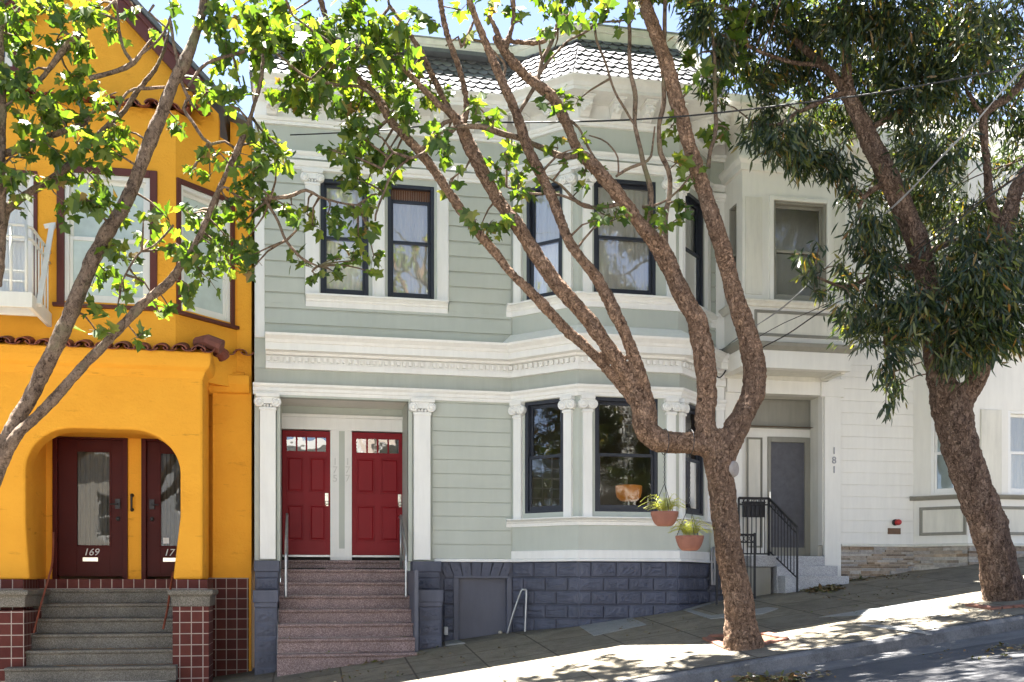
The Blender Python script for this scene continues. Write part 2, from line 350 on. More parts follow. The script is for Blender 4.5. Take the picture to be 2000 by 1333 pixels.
def window(fc, par, s0, s1, z0, z1, mat='sash', glass='glass', curtain='sheer', fr=.055, n=-.04, meet=.5, shade=None, rail=.05, lower_rail=.075, folds=16):
    m = MB(); w = s1 - s0; zm = z0 + (z1 - z0) * meet
    for a, b in ((s0, s0 + fr), (s1 - fr, s1)): m.box(fc, a, b, n - .09, n + .035, z0, z1)
    m.box(fc, s0 + fr, s1 - fr, n - .09, n + .033, z1 - fr, z1); m.box(fc, s0 + fr, s1 - fr, n - .09, n + .034, z0, z0 + fr * .6)
    a, b = s0 + fr, s1 - fr; top = z1 - fr - (shade or 0)
    def sash(k, za, zb, low):
        for x, y in ((a, a + rail * .8), (b - rail * .8, b)): m.box(fc, x, y, k - .02, k + .02, za, zb)
        m.box(fc, a + rail * .8, b - rail * .8, k - .019, k + .019, za, za + low); m.box(fc, a + rail * .8, b - rail * .8, k - .018, k + .018, zb - rail, zb)
    sash(n - .065, zm - .02, top, rail); sash(n - .02, z0 + fr * .6, zm + .025, lower_rail)
    wo = m.build('window', M[mat], par, bevel=.004)
    g = MB(); e = rail * .75
    for k, za, zb in ((n - .065, zm, top - .02), (n - .02, z0 + fr, zm)):
        g.quad(fc.W(a + e, k, za), fc.W(b - e, k, za), fc.W(b - e, k, zb), fc.W(a + e, k, zb))
    g.build('pane', M[glass], wo)
    if curtain:
        c = MB(); K = 90; vs = []
        for i in range(K + 1):
            q = i / K; ph = q * folds * 2 * pi + 1.3 * sin(q * 9 + s0 * 3)
            dn = -.095 - (.007 * sin(ph) + .006 * sin(ph * .43 + 1)) * (1 if curtain == 'sheer' else 0)
            x = s0 - .03 + (w + .06) * q
            vs += [fc.W(x, n + dn, z0 + .02), fc.W(x + .006 * sin(ph), n + dn, z1 + .05)]
        c.add(vs, [(2 * i, 2 * i + 2, 2 * i + 3, 2 * i + 1) for i in range(K)])
        c.build('curtain', M[curtain], wo, smooth=True)
    if shade:
        b_ = MB(); K = int((b - a) / .035)
        for i in range(K): b_.box(fc, a + i * (b - a) / K, a + (i + .85) * (b - a) / K, n - .06, n - .05, top, z1 - fr)
        b_.build('bamboo_shade', M['wood'], wo)
    return wo
def capital(mb, fc, s0, s1, zt, h, n0, n1):
    w = s1 - s0; ov = w * .24
    mb.box(fc, s0 - ov, s1 + ov, n0, n1 + .05, zt - h * .22, zt)
    for c in (s0 - ov * .15, s1 + ov * .15):
        r = h * .30; P = fc.W(c, n1 - .05, zt - h * .52)
        mb.lathe(P, [(r, 0), (r * 1.02, .08), (r * .8, .095), (r * .62, .085), (r * .5, .1), (r * .2, .11)], 16, fc)
    mb.box(fc, s0 - .01, s1 + .01, n0, n1 + .025, zt - h * .62, zt - h * .22)
    for i in range(5):
        P = fc.W(s0 + w * (i + .5) / 5, n1 - .02, zt - h * .72); mb.lathe(P, [(w * .1, 0), (w * .09, .03), (w * .04, .045)], 8, fc)
    mb.box(fc, s0 - .012, s1 + .012, n0, n1 + .018, zt - h, zt - h * .86)
def pilaster(fc, par, s0, s1, z0, z1, n1=.09, h=.27, n0=-.03, cap=True, mat='white', flare=True):
    m = MB(); top = z1 - (h * .8 if cap else 0)
    m.box(fc, s0, s1, n0, n1, z0, top)
    if not cap and flare:                                 # plain boards get a raised edge strip
        m.box(fc, s0 + .012, s0 + .03, n1 - .005, n1 + .012, z0, top); m.box(fc, s1 - .03, s1 - .012, n1 - .005, n1 + .012, z0, top)
    p = m.build('pilaster', M[mat], par, bevel=.006)
    if cap:
        c = MB(); capital(c, fc, s0, s1, z1, h, n0, n1); c.build('capital', M[mat], p, bevel=.004)
    return p
def block_course(mb, fc, s0, s1, z0, z1, w, shift, holes=(), zmin=None):
    x = s0 - shift
    while x < s1 - .01:
        a, b = max(x, s0), min(x + w, s1); x += w
        if b - a < .05: continue
        if any(h[0] < b - .02 and h[1] > a + .02 and h[2] < z1 - .02 and h[3] > z0 + .02 for h in holes):
            for h in holes:
                if h[0] < b - .02 and h[1] > a + .02:
                    if h[0] - a > .06: rough_block(mb, fc, a, h[0] - .004, z0, z1)
                    if b - h[1] > .06: rough_block(mb, fc, h[1] + .004, b, z0, z1)
            continue
        rough_block(mb, fc, a, b, z0, z1)
def rough_block(mb, fc, a, b, z0, z1, out=0.0, j=.006):
    """a rock-faced block: drafted margin round a hewn field"""
    seed = R.uniform(0, 50)
    nx = max(8, int((b - a) / .017)); nz = max(8, int((z1 - z0) / .015)); vs = []
    for i in range(nz + 1):
        for k in range(nx + 1):
            x = a + j + (b - a - 2 * j) * k / nx; z = z0 + j + (z1 - z0 - 2 * j) * i / nz
            e = min(k, nx - k, i, nz - i); w = fc.W(x, 0, z)
            if e == 0: n = -.012
            elif e <= 2: n = .003
            else:
                q = Vector((w[0] * 11 + w[1] * 7, w[1] * 3 + seed, z * 15)); n = .006 + (.012 * (1 - abs(noise.noise(q)) * 2.4) + .010 * noise.noise(q * 2.7)) * min(1, (e - 2) / 2.5)
            vs.append(fc.W(x, out + n, z))
    mb.add(vs, [(i * (nx + 1) + k, i * (nx + 1) + k + 1, (i + 1) * (nx + 1) + k + 1, (i + 1) * (nx + 1) + k) for i in range(nz) for k in range(nx)])
def doorpanel(mb, fc, s0, s1, z0, z1, n):
    """raised field inside a moulded frame"""
    t = .02
    for a, b, c, d in ((s0, s1, z0, z0 + t), (s0, s1, z1 - t, z1), (s0, s0 + t, z0 + t, z1 - t), (s1 - t, s1, z0 + t, z1 - t)): mb.box(fc, a, b, n - .004, n + .014, c, d)
    k = .045; v = [fc.W(x, n - .002, z) for x, z in ((s0 + t, z0 + t), (s1 - t, z0 + t), (s1 - t, z1 - t), (s0 + t, z1 - t))] + [fc.W(x, n + .01, z) for x, z in ((s0 + k, z0 + k), (s1 - k, z0 + k), (s1 - k, z1 - k), (s0 + k, z1 - k))]
    mb.add(v, [(4, 5, 6, 7)] + [(i, (i + 1) % 4, 4 + (i + 1) % 4, 4 + i) for i in range(4)])
def frame_panel(par, fc, s0, s1, z0, z1, n, t, mat, name='panel_moulding', th=.025):
    m = MB()
    for k, (o, h) in enumerate(((0, th), (t * .55, th * .55))):
        a, b, c, d = s0 + o, s1 - o, z0 + o, z1 - o; w = t * .5
        m.box(fc, a, a + w, n - .003, n + h, c, d); m.box(fc, b - w, b, n - .003, n + h, c, d)
        m.box(fc, a + w, b - w, n - .003, n + h * .98, c, c + w); m.box(fc, a + w, b - w, n - .003, n + h * .98, d - w, d)
    return m.build(name, M[mat], par, bevel=.004)
def room(par, x0, x1, y0, y1, z0, z1, hole=None, name='interior'):
    m = MB(); B = Front(y1)
    m.quad((x0, y0, z0), (x1, y0, z0), (x1, y1, z0), (x0, y1, z0)); m.quad((x0, y0, z1), (x1, y0, z1), (x1, y1, z1), (x0, y1, z1))
    m.quad((x0, y0, z0), (x0, y1, z0), (x0, y1, z1), (x0, y0, z1)); m.quad((x1, y0, z0), (x1, y1, z0), (x1, y1, z1), (x1, y0, z1))
    wall_panels(m, B, x0, x1, z0, z1, [hole] if hole else [], -.1, 0)
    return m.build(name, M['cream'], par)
def rod(mb, pts, r, seg=8): mb.tube(pts, r, seg)

# ================================================================== GREEN HOUSE
XL, XR = FX.s(497), FX.s(1414)
BL0, BL1, BR1, BR0 = (0.0, 0.0), (.868, -.868), (2.483, -.868), (3.351, 0.0)
FL, FC, FR = Face(BL0, BL1), Face(BL1, BR1), Face(BR1, BR0)
PATH = [(XL, 0), BL0, BL1, BR1, BR0, (XR, 0)]
BAY = [(-.0, .0), BL0, BL1, BR1, BR0]
GH = thing('green_house', 'sage green bay-fronted house with twin red front doors and slate mansard roof', 'house', (-.2, 0, -.8))
def rect(fc, x0, x1, zz, out=0): return (fc.s(x0, out), fc.s(x1, out), zz[0], zz[1])
UZ, LZ = (4.47, 6.265), (1.118, 2.885)
zF = .355                                                    # top of the blue foundation
Z = dict(sill1=(.905, 1.03), panel0=.52, arch=(2.89, 3.055), fri=(3.055, 3.285), corn=(3.285, 3.78), ledge=3.97,
         usill=(4.265, 4.455), uarch=(6.36, 6.475), umould=(6.53, 6.63), ent=7.02)
hu1, hu2 = rect(FX, 626, 720, UZ), rect(FX, 757, 848, UZ)
hul, huc, hur = rect(FL, 1028, 1098, UZ), rect(FC, 1160, 1281, UZ), rect(FR, 1325, 1357, UZ)
hll, hlc, hlr = rect(FL, 1025, 1100, LZ), rect(FC, 1162, 1285, LZ), rect(FR, 1329, 1362, LZ)
hur = (.16, 1.0, *UZ); hlr = (.16, 1.0, *LZ)
porch = (FX.s(547), FX.s(797), .2, 2.93)
bdoor = (FX.s(893), FX.s(992), -1.35, .09)
w = MB()
wall_panels(w, FX, XL, 0, zF, 7.6, [hu1, hu2, porch]); wall_panels(w, FX, BR0[0], XR, zF, 7.6, [])
for fc, hs in ((FL, [hul, hll]), (FC, [huc, hlc]), (FR, [hur, hlr])): wall_panels(w, fc, 0, fc.L, zF, 7.6, hs)
w.box(FX, XL + .003, XL + .15, -6, -.15, zF, 8.3); w.box(FX, XR - .15, XR - .003, -6, -.15, zF, 8.3); w.box(FX, XL, XR, -6.1, -6, zF, 8.3)
# porch lining
x0, x1 = porch[0], porch[1]
w.box(FX, x0 - .12, x0, -1.25, -.15, .1, 2.96); w.box(FX, x1, x1 + .12, -1.25, -.15, .1, 2.96); w.box(FX, x0, x1, -1.25, -.15, 2.93, 3.0)
w.build('wall', M['sage'], GH)
f = MB(); blk = []
def sid(*a): m = MB(); siding(m, *a); m.build('siding', M['sage'], GH, bevel=.003)
sid(FX, FX.s(844), -.02, zF + .05, 2.9, [], .2235, .012, .019); sid(FX, BR0[0] + .02, FX.s(1397), zF + .05, 2.9, [], .2235, .012, .019)
ho = [(FX.s(595), FX.s(876), 4.3, 6.5)]
sid(FX, FX.s(517), -.02, 3.75, 6.40, ho, .24, .028, .026); sid(FX, BR0[0] + .02, FX.s(1397), 3.75, 6.40, [], .24, .028, .026)
def swp(name, prof, mat, path=None, bevel=.004): m = MB(); m.sweep(path or PATH, prof); return m.build(name, M[mat], GH, bevel=bevel)
# base board, bay apron board, lower sill
m = MB(); PJ = [(FX.s(848), 0), BL0, BL1, BR1, BR0, (XR, 0)]
m.sweep(PJ, [(-.02, zF - .005), (.05, zF - .005), (.05, zF + .03), (.035, zF + .045), (-.02, zF + .045)])
m.sweep(BAY[1:], [(-.02, zF + .046), (.03, zF + .046), (.03, .515), (.02, .525), (-.02, .525)]); m.build('base_board', M['white'], GH, bevel=.004)
def sillprof(z0, z1, o=.15): h = z1 - z0; return [(-.02, z0), (.03, z0), (.035, z0 + h * .42), (.06, z0 + h * .5), (.065, z0 + h * .62), (o * .75, z0 + h * .8), (o, z0 + h * .84), (o, z1), (-.02, z1 + .01)]
def ends(fc0, a, fc1, b): return [fc0.W(a, 0, 0)[:2]]
swp('sill', sillprof(*Z['sill1']), 'white', [(-.10, 0), BL0, BL1, BR1, BR0, (3.46, 0)])
swp('sill', sillprof(*Z['usill']), 'white', [(-.10, 0), BL0, BL1, BR1, BR0, (3.46, 0)])
swp('sill', sillprof(4.27, 4.45), 'white', [(FX.s(597), 0), (FX.s(874), 0)])
a0, a1 = Z['arch']
swp('architrave', [(-.02, a0), (.05, a0), (.055, a0 + .05), (.07, a0 + .055), (.075, a0 + .1), (.11, a0 + .13), (.12, a0 + .165), (-.02, a0 + .17)], 'white', [(XL - .02, 0)] + PATH[1:])
c0, c1 = Z['corn']
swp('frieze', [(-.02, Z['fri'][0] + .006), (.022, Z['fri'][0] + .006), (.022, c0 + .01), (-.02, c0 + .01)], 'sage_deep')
PC = [(XL + .17, 0)] + PATH[1:]
CO = MB(); CO.sweep(PC, [(-.02, c0), (.09, c0), (.09, c0 + .085), (.06, c0 + .09), (.06, c0 + .2), (.13, c0 + .205), (.15, c0 + .24), (.26, c0 + .25), (.26, c0 + .355), (.28, c0 + .36), (.30, c0 + .40), (.36, c0 + .45), (.37, c0 + .485), (-.02, c0 + .5)])
def along(path, pitch):
    for p, q in zip(path, path[1:]):
        fc = Face(p, q); n = max(1, int(fc.L / pitch)); 
        for i in range(n): yield fc, (i + .25) * fc.L / n, (i + .75) * fc.L / n
for fc, a, b in along(PC, .092): CO.box(fc, a, b, .055, .105, c0 + .115, c0 + .185)
CO.build('cornice', M['white'], GH, bevel=.004)
swp('ledge_board', [(-.02, c0 + .495), (.31, c0 + .495), (.05, Z['ledge']), (-.02, Z['ledge'])], 'white', BAY[1:])
u0, u1 = Z['uarch']
swp('architrave', [(-.02, u0), (.06, u0), (.065, u0 + .04), (.09, u0 + .05), (.11, u0 + .09), (.12, u1), (-.02, u1)], 'white')
u0, u1 = Z['umould']
swp('frieze_moulding', [(-.02, u0), (.05, u0), (.055, u0 + .04), (.09, u0 + .07), (.10, u1), (-.02, u1)], 'white')
swp('frieze', [(-.02, 6.476), (.015, 6.476), (.015, 6.529), (-.02, 6.529)], 'sage'); swp('frieze', [(-.02, 6.632), (.02, 6.632), (.02, 7.03), (-.02, 7.03)], 'sage')
e = Z['ent']
swp('roof_cornice', [(-.02, e), (.07, e), (.075, e + .04), (.10, e + .05), (.12, e + .09), (.06, e + .10), (.06, e + .33), (.5, e + .335), (.5, e + .385), (.52, e + .39), (.54, e + .435), (.62, e + .485), (.63, e + .505), (-.02, e + .515)], 'white')
def bracket(fc, s):
    m = MB(); wd = .075; zt = e + .33
    pr = [(.06, zt), (.40, zt), (.40, zt - .05), (.34, zt - .06), (.36, zt - .10), (.30, zt - .15), (.2, zt - .17), (.15, zt - .22), (.06, zt - .235)]
    vs = [fc.W(s - wd, n, z) for n, z in pr] + [fc.W(s + wd, n, z) for n, z in pr]; k = len(pr)
    m.add(vs, [tuple(range(k)), tuple(range(2 * k - 1, k - 1, -1))] + [(i, (i + 1) % k, k + (i + 1) % k, k + i) for i in range(k)])
    for q in range(9):
        P = fc.W(s + R.uniform(-.05, .05), R.uniform(.2, .33), zt - .07 - .014 * q); m.lathe(P, [(.026, -.02), (.03, .03), (.02, .05), (.004, .06)], 7, fc)
    m.box(fc, s - wd - .02, s + wd + .02, .062, .43, zt - .035, zt - .003)
    return m.build('bracket', M['white'], GH, bevel=.005)
s = XL + .26
while s < -.15: bracket(FX, s); s += .505
for fc, ss in ((FL, (.3, .85)), (FC, (.06, .55, 1.05, 1.53)), (FR, (.4, .95))):
    for s in ss: bracket(fc, s)
# pilasters
for a, b in ((508, 539), (807, 839)): pilaster(FX, GH, FX.s(a), FX.s(b), zF + .02, a0, .13, .25)
m = MB(); m.box(FX, FX.s(541), FX.s(547.5), -.1, .045, zF, a0); m.box(FX, FX.s(797), FX.s(804), -.1, .045, zF, a0); m.box(FX, FX.s(498), FX.s(506), -.1, .03, zF, a0); m.box(FX, FX.s(547.5), FX.s(797), -.1, .04, 2.86, a0); m.build('porch_lining', M['sage'], GH)
for zz, c in ((Z['sill1'][1], a0), (Z['usill'][1], Z['uarch'][0])):
    for fc, a, b in ((FL, .06, .205), (FL, FL.L - .24, FL.L - .10), (FC, .06, .205), (FC, FC.L - .205, FC.L - .06), (FR, .0 + .02, .14), (FR, FR.L - .2, FR.L - .07)): pilaster(fc, GH, a, b, zz, c, .06, .25, -.01)
for a, b, k in ((596, 624, 1), (727, 752, 0), (853, 876, 0)): pilaster(FX, GH, FX.s(a), FX.s(b), 4.45, Z['uarch'][0], .05, .22, -.01, bool(k))
for a, b, p, q in ((498, 517, 3.76, 6.36), (1397, 1413.5, zF, 6.36)): pilaster(FX, GH, FX.s(a), FX.s(b), p, q, .04, .2, -.01, False, flare=False)
# windows
window(FX, GH, *hu1, glass='glass2', folds=11); window(FX, GH, *hu2, glass='glass2', shade=.16, folds=11)
for fc, h in ((FL, hul), (FC, huc), (FR, hur)): window(fc, GH, *h, glass='glass2', folds=13)
for fc, h in ((FL, hll), (FC, hlc), (FR, hlr)): window(fc, GH, *h, curtain=None)
# rooms
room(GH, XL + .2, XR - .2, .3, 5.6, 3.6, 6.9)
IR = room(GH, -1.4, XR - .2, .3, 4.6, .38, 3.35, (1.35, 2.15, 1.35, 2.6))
m = MB(); B = Front(4.55)
for i in range(1, 4): m.box(B, 1.35 + .2 * i - .012, 1.35 + .2 * i + .012, 0, .03, 1.35, 2.6)
for i in range(1, 6): m.box(B, 1.35, 2.15, .002, .028, 1.35 + .208 * i - .012, 1.35 + .208 * i + .012)
m.build('back_window', M['white'], IR)
for z in (.365, 3.34, 3.62, 6.88): m = MB(); m.slab([BL0, BL1, BR1, BR0, (3.35, .32), (0, .32)], z, z + .015); m.build('floor', M['wood'], GH)
# doors
DY = 1.0; FD = Front(DY)
dz0, dz1 = FD.z(600, 1084), FD.z(600, 842)
DL, DR = (porch[0] + .012, FD.s(645)), (FD.s(687), FD.s(788))
m = MB()
m.box(FD, DL[1], DR[0], -.1, .035, dz0 - .11, dz1 + .02)      # post between the doors
m.box(FD, porch[0], porch[1], -.1, .037, dz1 + .02, FD.z(700, 819)); m.box(FD, porch[0], porch[1], -.05, .07, FD.z(700, 819), FD.z(700, 819) + .05)
m.box(FD, DR[1], porch[1], -.1, .03, dz0 - .08, dz1 + .02)
m.build('door_frame', M['white'], GH, bevel=.005)
m = MB(); m.box(FD, FD.s(662), FD.s(673), -.05, .04, FD.z(667, 1072), FD.z(667, 843)); m.box(FD, porch[0], porch[1], -.1, .0, FD.z(700, 818), 2.95); m.build('post_panel', M['sage'], GH)
m = MB(); m.box(FX, porch[0], porch[1], -1.0, -.1, 2.9, 2.93); m.build('porch_ceiling', M['white2'], GH)
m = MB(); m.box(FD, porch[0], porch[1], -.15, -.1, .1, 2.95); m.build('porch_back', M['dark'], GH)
def red_door(s0, s1):
    m = MB(); w = s1 - s0; h = dz1 - dz0; g0, g1 = dz0 + h * .835, dz0 + h * .95
    a, b = s0 + w * .09, s1 - w * .09
    wall_panels(m, FD, s0, s1, dz0, dz1, [(a, b, g0, g1)], -.05, .0)
    for i in range(1, 4): x = a + (b - a) * i / 4; m.box(FD, x - .014, x + .014, -.045, -.002, g0, g1)
    for x, y in ((s0 + w * .09, s0 + w * .44), (s0 + w * .56, s0 + w * .91)):
        doorpanel(m, FD, x, y, dz0 + h * .505, dz0 + h * .79, 0); doorpanel(m, FD, x, y, dz0 + h * .115, dz0 + h * .405, 0)
    d = m.build('door', M['red'], GH, bevel=.003)
    g = MB(); g.quad(FD.W(a, -.025, g0), FD.W(b, -.025, g0), FD.W(b, -.025, g1), FD.W(a, -.025, g1)); g.build('pane', M['glass2'], d)
    k = MB(); x = s1 - w * .075; z = dz0 + h * .45
    k.box(FD, x - .027, x + .027, .001, .012, z - .11, z + .10); P = FD.W(x, .01, z - .06)
    k.lathe(P, [(.012, 0), (.012, .03), (.03, .035), (.033, .05), (.02, .065)], 14, FD); k.lathe(FD.W(x, .01, z + .05), [(.024, 0), (.022, .012), (.008, .014)], 14, FD)
    k.build('handle', M['brass'], d, smooth=False)
    t = MB(); t.box(FD, s0, s1, -.05, .03, dz0 - .035, dz0 - .004); t.build('threshold', M['steel'], d)
red_door(*DL); red_door(*DR)
for px, b in ((654.5, '1\n7\n5'), (679, '1\n7\n7')): text('house_number', b, M['signw'], GH, FD.W(FD.s(px, .05), .046, FD.z(px, 909)), .165, .84, ext=.008)
# front steps
ST = MB(); z0 = .233; rise, run, y0 = .204, .27, .3; z0_, y0_ = z0, y0
def tread(mb, xa, xb, y, z, zb, back, lip=.03):
    mb.abox(xa, xb, y, back, zb, z - .05)
    pr = [(y - lip * .6, z - .05), (y - lip, z - .03), (y - lip, z - .012), (y - lip * .7, z), (back, z), (back, z - .05)]
    k = len(pr); mb.add([(xa, a, b) for a, b in pr] + [(xb, a, b) for a, b in pr], [tuple(range(k)), tuple(range(2 * k - 1, k - 1, -1))] + [(i, (i + 1) % k, k + (i + 1) % k, k + i) for i in range(k)])
tread(ST, porch[0], porch[1], .74, .385, .233, DY + .1)
for i in range(7): tread(ST, porch[0] - (.0 if i < 1 else .01), porch[1] + .0, y0 - run * i, z0 - rise * i, z0 - rise * (i + 1) if i < 6 else -1.6, y0 - run * (i - 1) + .004 if i else .735)
ST.build('steps', M['granite'], GH, bevel=.006)
# piers at the steps
def pier(xa, xb, xc, xd):
    m = MB(); yb = .25
    m.abox(xa, xb, -.22, yb, .19, zF - .002); m.abox(xa + .02, xb - .02, -.20, yb, .10, .19)
    m.abox(xc, xd, -.80, -.2, -.27, -.09); m.abox(xc + .015, xd - .015, -.785, -.2, -.34, -.27); m.abox(xc + .02, xd - .02, -.76, yb, -1.7, -.34); m.abox(xa + .02, xb - .02, -.19, yb, -.34, .10)
    U = Front(-.205); rough_block(m, U, xa + .02, xb - .02, -.09, .10)
    for q in range(6): rough_block(m, Front(-.765), xc + .02, xd - .02, -.34 - .215 * (q + 1), -.34 - .215 * q)
    return m.build('pier', M['slate'], GH, bevel=.012)
pier(Front(-.22).s(496), porch[0] - .005, Front(-.8).s(494), porch[0] - .005)
pier(porch[1] + .05, Front(-.22).s(862), porch[1] + .06, Front(-.8).s(866))
# foundation
fd = MB()
wall_panels(fd, FX, FX.s(855), .35, -1.8, zF - .006, [bdoor], -.3, -.03); fd.box(FX, BR0[0], XR, -.3, -.03, -1.8, zF - .006)
for fc in (FL, FC, FR): fd.box(fc, 0.0, fc.L, -.3, -.03, -1.8, zF - .006)
for q in range(7):
    zt = zF - .01 - .213 * q - (.035 if q else 0); zb = zt - .205 - (.035 if not q else 0)
    sh = .2 if q % 2 else 0
    block_course(fd, FL, .0, FL.L, zb, zt, .41, sh); block_course(fd, FC, 0, FC.L, zb, zt, .404, .2 - sh); block_course(fd, FR, 0, FR.L, zb, zt, .41, sh); block_course(fd, FX, BR0[0], XR, zb, zt, .41, sh)
    if q: block_course(fd, FX, FX.s(866), bdoor[0] - .03, zb, zt, .41, sh)
v0, v1 = FX.s(862), -.02                                       # fanned stones over the low door
K = 7
for i in range(K):
    a, b = v0 + (v1 - v0) * i / K, v0 + (v1 - v0) * (i + 1) / K; c = (i - K / 2 + .5) * .018
    pl = [(a + .012 - c, .115), (b - .012 - c, .115), (b - .008 + c, zF - .02), (a + .008 + c, zF - .02)]
    fd.prism(FX, pl, -.04, .012); rough_block(fd, FX, a + .025, b - .025, .13, zF - .035, .004)
fd.build('foundation', M['slate'], GH)
m = MB(); s0, s1, q0, q1 = bdoor
m.box(FX, s0 - .06, s0 + .02, -.2, .02, q0, q1); m.box(FX, s1 - .02, s1 + .06, -.2, .02, q0, q1); m.box(FX, s0 - .06, s1 + .06, -.2, .022, q1, q1 + .035); m.build('door_frame', M['slateplain'], GH, bevel=.006)
m = MB(); m.box(FX, s0 + .02, s1 - .02, -.16, -.09, q0, q1); bd = m.build('basement_door', M['slateplain'], GH)
m = MB(); m.lathe(FX.W(s1 - .11, -.09, -.78), [(.03, 0), (.03, .01), (.012, .012), (.012, .04), (.03, .045), (.03, .07), (.015, .08)], 14, FX); m.build('handle', M['brass'], bd)
for q in ((XL + .004, porch[0] - .004), (porch[1] + .056, FX.s(855))): wb = MB(); wb.box(FX, *q, -.4, -.03, -1.8, zF - .006); wb.build('step_cheek', M['slateplain'], GH)
wb = MB(); wb.abox(porch[1] - .0, porch[1] + .055, -1.0, 1.0, -1.7, .2); wb.build('step_cheek', M['slateplain'], GH)
# mansard
RP = [(XL - .05, 0)] + PATH[1:-1] + [(XR, 0)]
zr0, zr1, o0, o1 = e + .51, 8.42, .56, -.08
m = MB(); m.sweep(RP, [(o0, zr0), (o1, zr1), (-.4, zr1), (-.4, zr0)]); m.abox(XL, XR, -.2, 6, 8.30, 8.36)
m.sweep([(XL + .1, .35), (XR - .1, .35)], [(0, 8.2), (0, 8.38), (-5, 8.38), (-5, 8.2)])
roof = m.build('roof', M['roofing'], GH)
sh = MB(); slope = math.hypot(o0 - o1, zr1 - zr0); rows = 8; rh = slope / rows
for r in range(rows):
    for p, q in zip(RP, RP[1:]):
        fc = Face(p, q); i = RP.index(p)
        def off(v, o):                                          # plan point moved out along the mitre
            k = RP.index(v); A = RP[max(k - 1, 0)]; C = RP[min(k + 1, len(RP) - 1)]
            n1 = Face(A, v).n if k else Face(v, C).n; n2 = Face(v, C).n if k < len(RP) - 1 else Face(A, v).n
            g = 1 + n1[0] * n2[0] + n1[1] * n2[1]; return (v[0] + (n1[0] + n2[0]) / g * o, v[1] + (n1[1] + n2[1]) / g * o)
        def P(s, f, lift):                                      # f: height share on the slope
            o = o0 + (o1 - o0) * f; zz = zr0 + (zr1 - zr0) * f
            a, b = off(p, o), off(q, o); sa = (a[0] - p[0]) * fc.d[0] + (a[1] - p[1]) * fc.d[1]; sb = (b[0] - p[0]) * fc.d[0] + (b[1] - p[1]) * fc.d[1]
            s = min(max(s, sa), sb); return fc.W(s, o + lift * .83, zz + lift * .56)
        wd = .158; s = -.8 - (wd / 2 if r % 2 else 0)
        while s < fc.L + .8:
            f0 = r / rows; f1 = (r + 1.25) / rows; k = .22 / rows; j = R.uniform(-.006, .006); l = .028 + R.uniform(0, .006)
            pts = [(s + .004, f0 + k * 1.9), (s + wd * .2, f0 + k * .5), (s + wd * .38, f0), (s + wd * .62, f0), (s + wd * .8, f0 + k * .5), (s + wd - .004, f0 + k * 1.9), (s + wd - .004, min(f1, 1)), (s + .004, min(f1, 1))]
            if abs(P(s, f0, 0)[0] - P(s + wd, f0, 0)[0]) > .004 or abs(P(s, f0, 0)[1] - P(s + wd, f0, 0)[1]) > .004:
                top = [P(a, f + j * 2, l if f < f0 + k * 2.5 else .006) for a, f in pts]; bot = [P(a, f + j * 2, (l if f < f0 + k * 2.5 else .006) - .012) for a, f in pts]
                sh.add(top + bot, [tuple(range(8))] + [(a, (a + 1) % 8, 8 + (a + 1) % 8, 8 + a) for a in range(8)])
            s += wd
sh.build('shingles', M['shingle'], roof)
swp('roof_cornice', [(-.3, zr1 - .03), (o1 + .03, zr1 - .03), (o1 + .032, zr1 + .10), (o1 + .05, zr1 + .105), (o1 + .055, zr1 + .13), (o1 + .075, zr1 + .16), (o1 + .075, zr1 + .19), (-.3, zr1 + .2)], 'lime', RP)
swp('roof_edge', [(-.3, zr1 + .2), (o1 + .085, zr1 + .192), (o1 + .085, zr1 + .215), (-.3, zr1 + .235)], 'steel', RP)
# handrails, conduit, cable box
def pipe_rail(pts, posts, r=.02, mat='steel', par=GH, name='handrail', rp=None):
    m = MB(); m.tube(spline(pts, .04) if len(pts) > 3 else pts, r, 10)
    for a, b in posts: m.tube([a, b], rp or r * .9, 8)
    return m.build(name, M[mat], par, smooth=True)
for px, sgn in ((557.5, 1), (785, -1)):
    x = Front(.2).s(px) + (0 if sgn > 0 else .02); A = (x, .25, z0 + .86); B = (x + (-.02 if sgn > 0 else .06), -.82, z0 - rise * 4 + .9 - .05)
    if sgn > 0: x = porch[0] + .10; A = (x, .25, z0 + .82); B = (x, -.62, z0 - rise * 3 + .80)
    else: x = porch[1] - .09; A = (x, .25, z0 + .82); B = (x, -.62, z0 - rise * 3 + .80)
    pipe_rail([(A[0], A[1] + .22, A[2] + .02), (A[0], A[1] + .03, A[2] + .02), (A[0], A[1] - .06, A[2] - .02), (B[0], B[1] + .05, B[2] + .05), (B[0], B[1], B[2] - .02), (B[0], B[1] - .01, B[2] - .62)], [(A, (A[0], A[1], z0 + .01))], .021)
hr = pipe_rail([PT(991, 1238, -.18), PT(1001, 1203, -.22), PT(1014, 1165, -.27), PT(1020, 1152, -.3), PT(1027, 1152, -.3), PT(1028, 1166, -.3), PT(1025, 1246, -.3)], [], .019, 'steel', None, 'handrail')
tag(hr, 'short bent grey pipe handrail rising from the pavement beside the low basement door', 'handrail')
m = MB()
for px in (1390, 1396): 
    x, y, zt = FX.at(px, 1090, .07); m.tube(spline([(x + .1, y, zt + .14), (x + .03, y, zt + .17), (x, y, zt + .1), (x, y, zt - .2)], .03), .018, 8); m.box(FX, x - .022, x + .022, .04, .10, zt - .45, zt - .18)
m.build('conduit', M['conduit'], GH, smooth=False, bevel=.006)
m = MB(); P = FX.at(1410, 700, .08); m.box(FX, P[0] - .10, P[0] + .07, .03, .13, P[2] - .16, P[2] + .14); m.build('cable_box', M['white'], GH, bevel=.015)
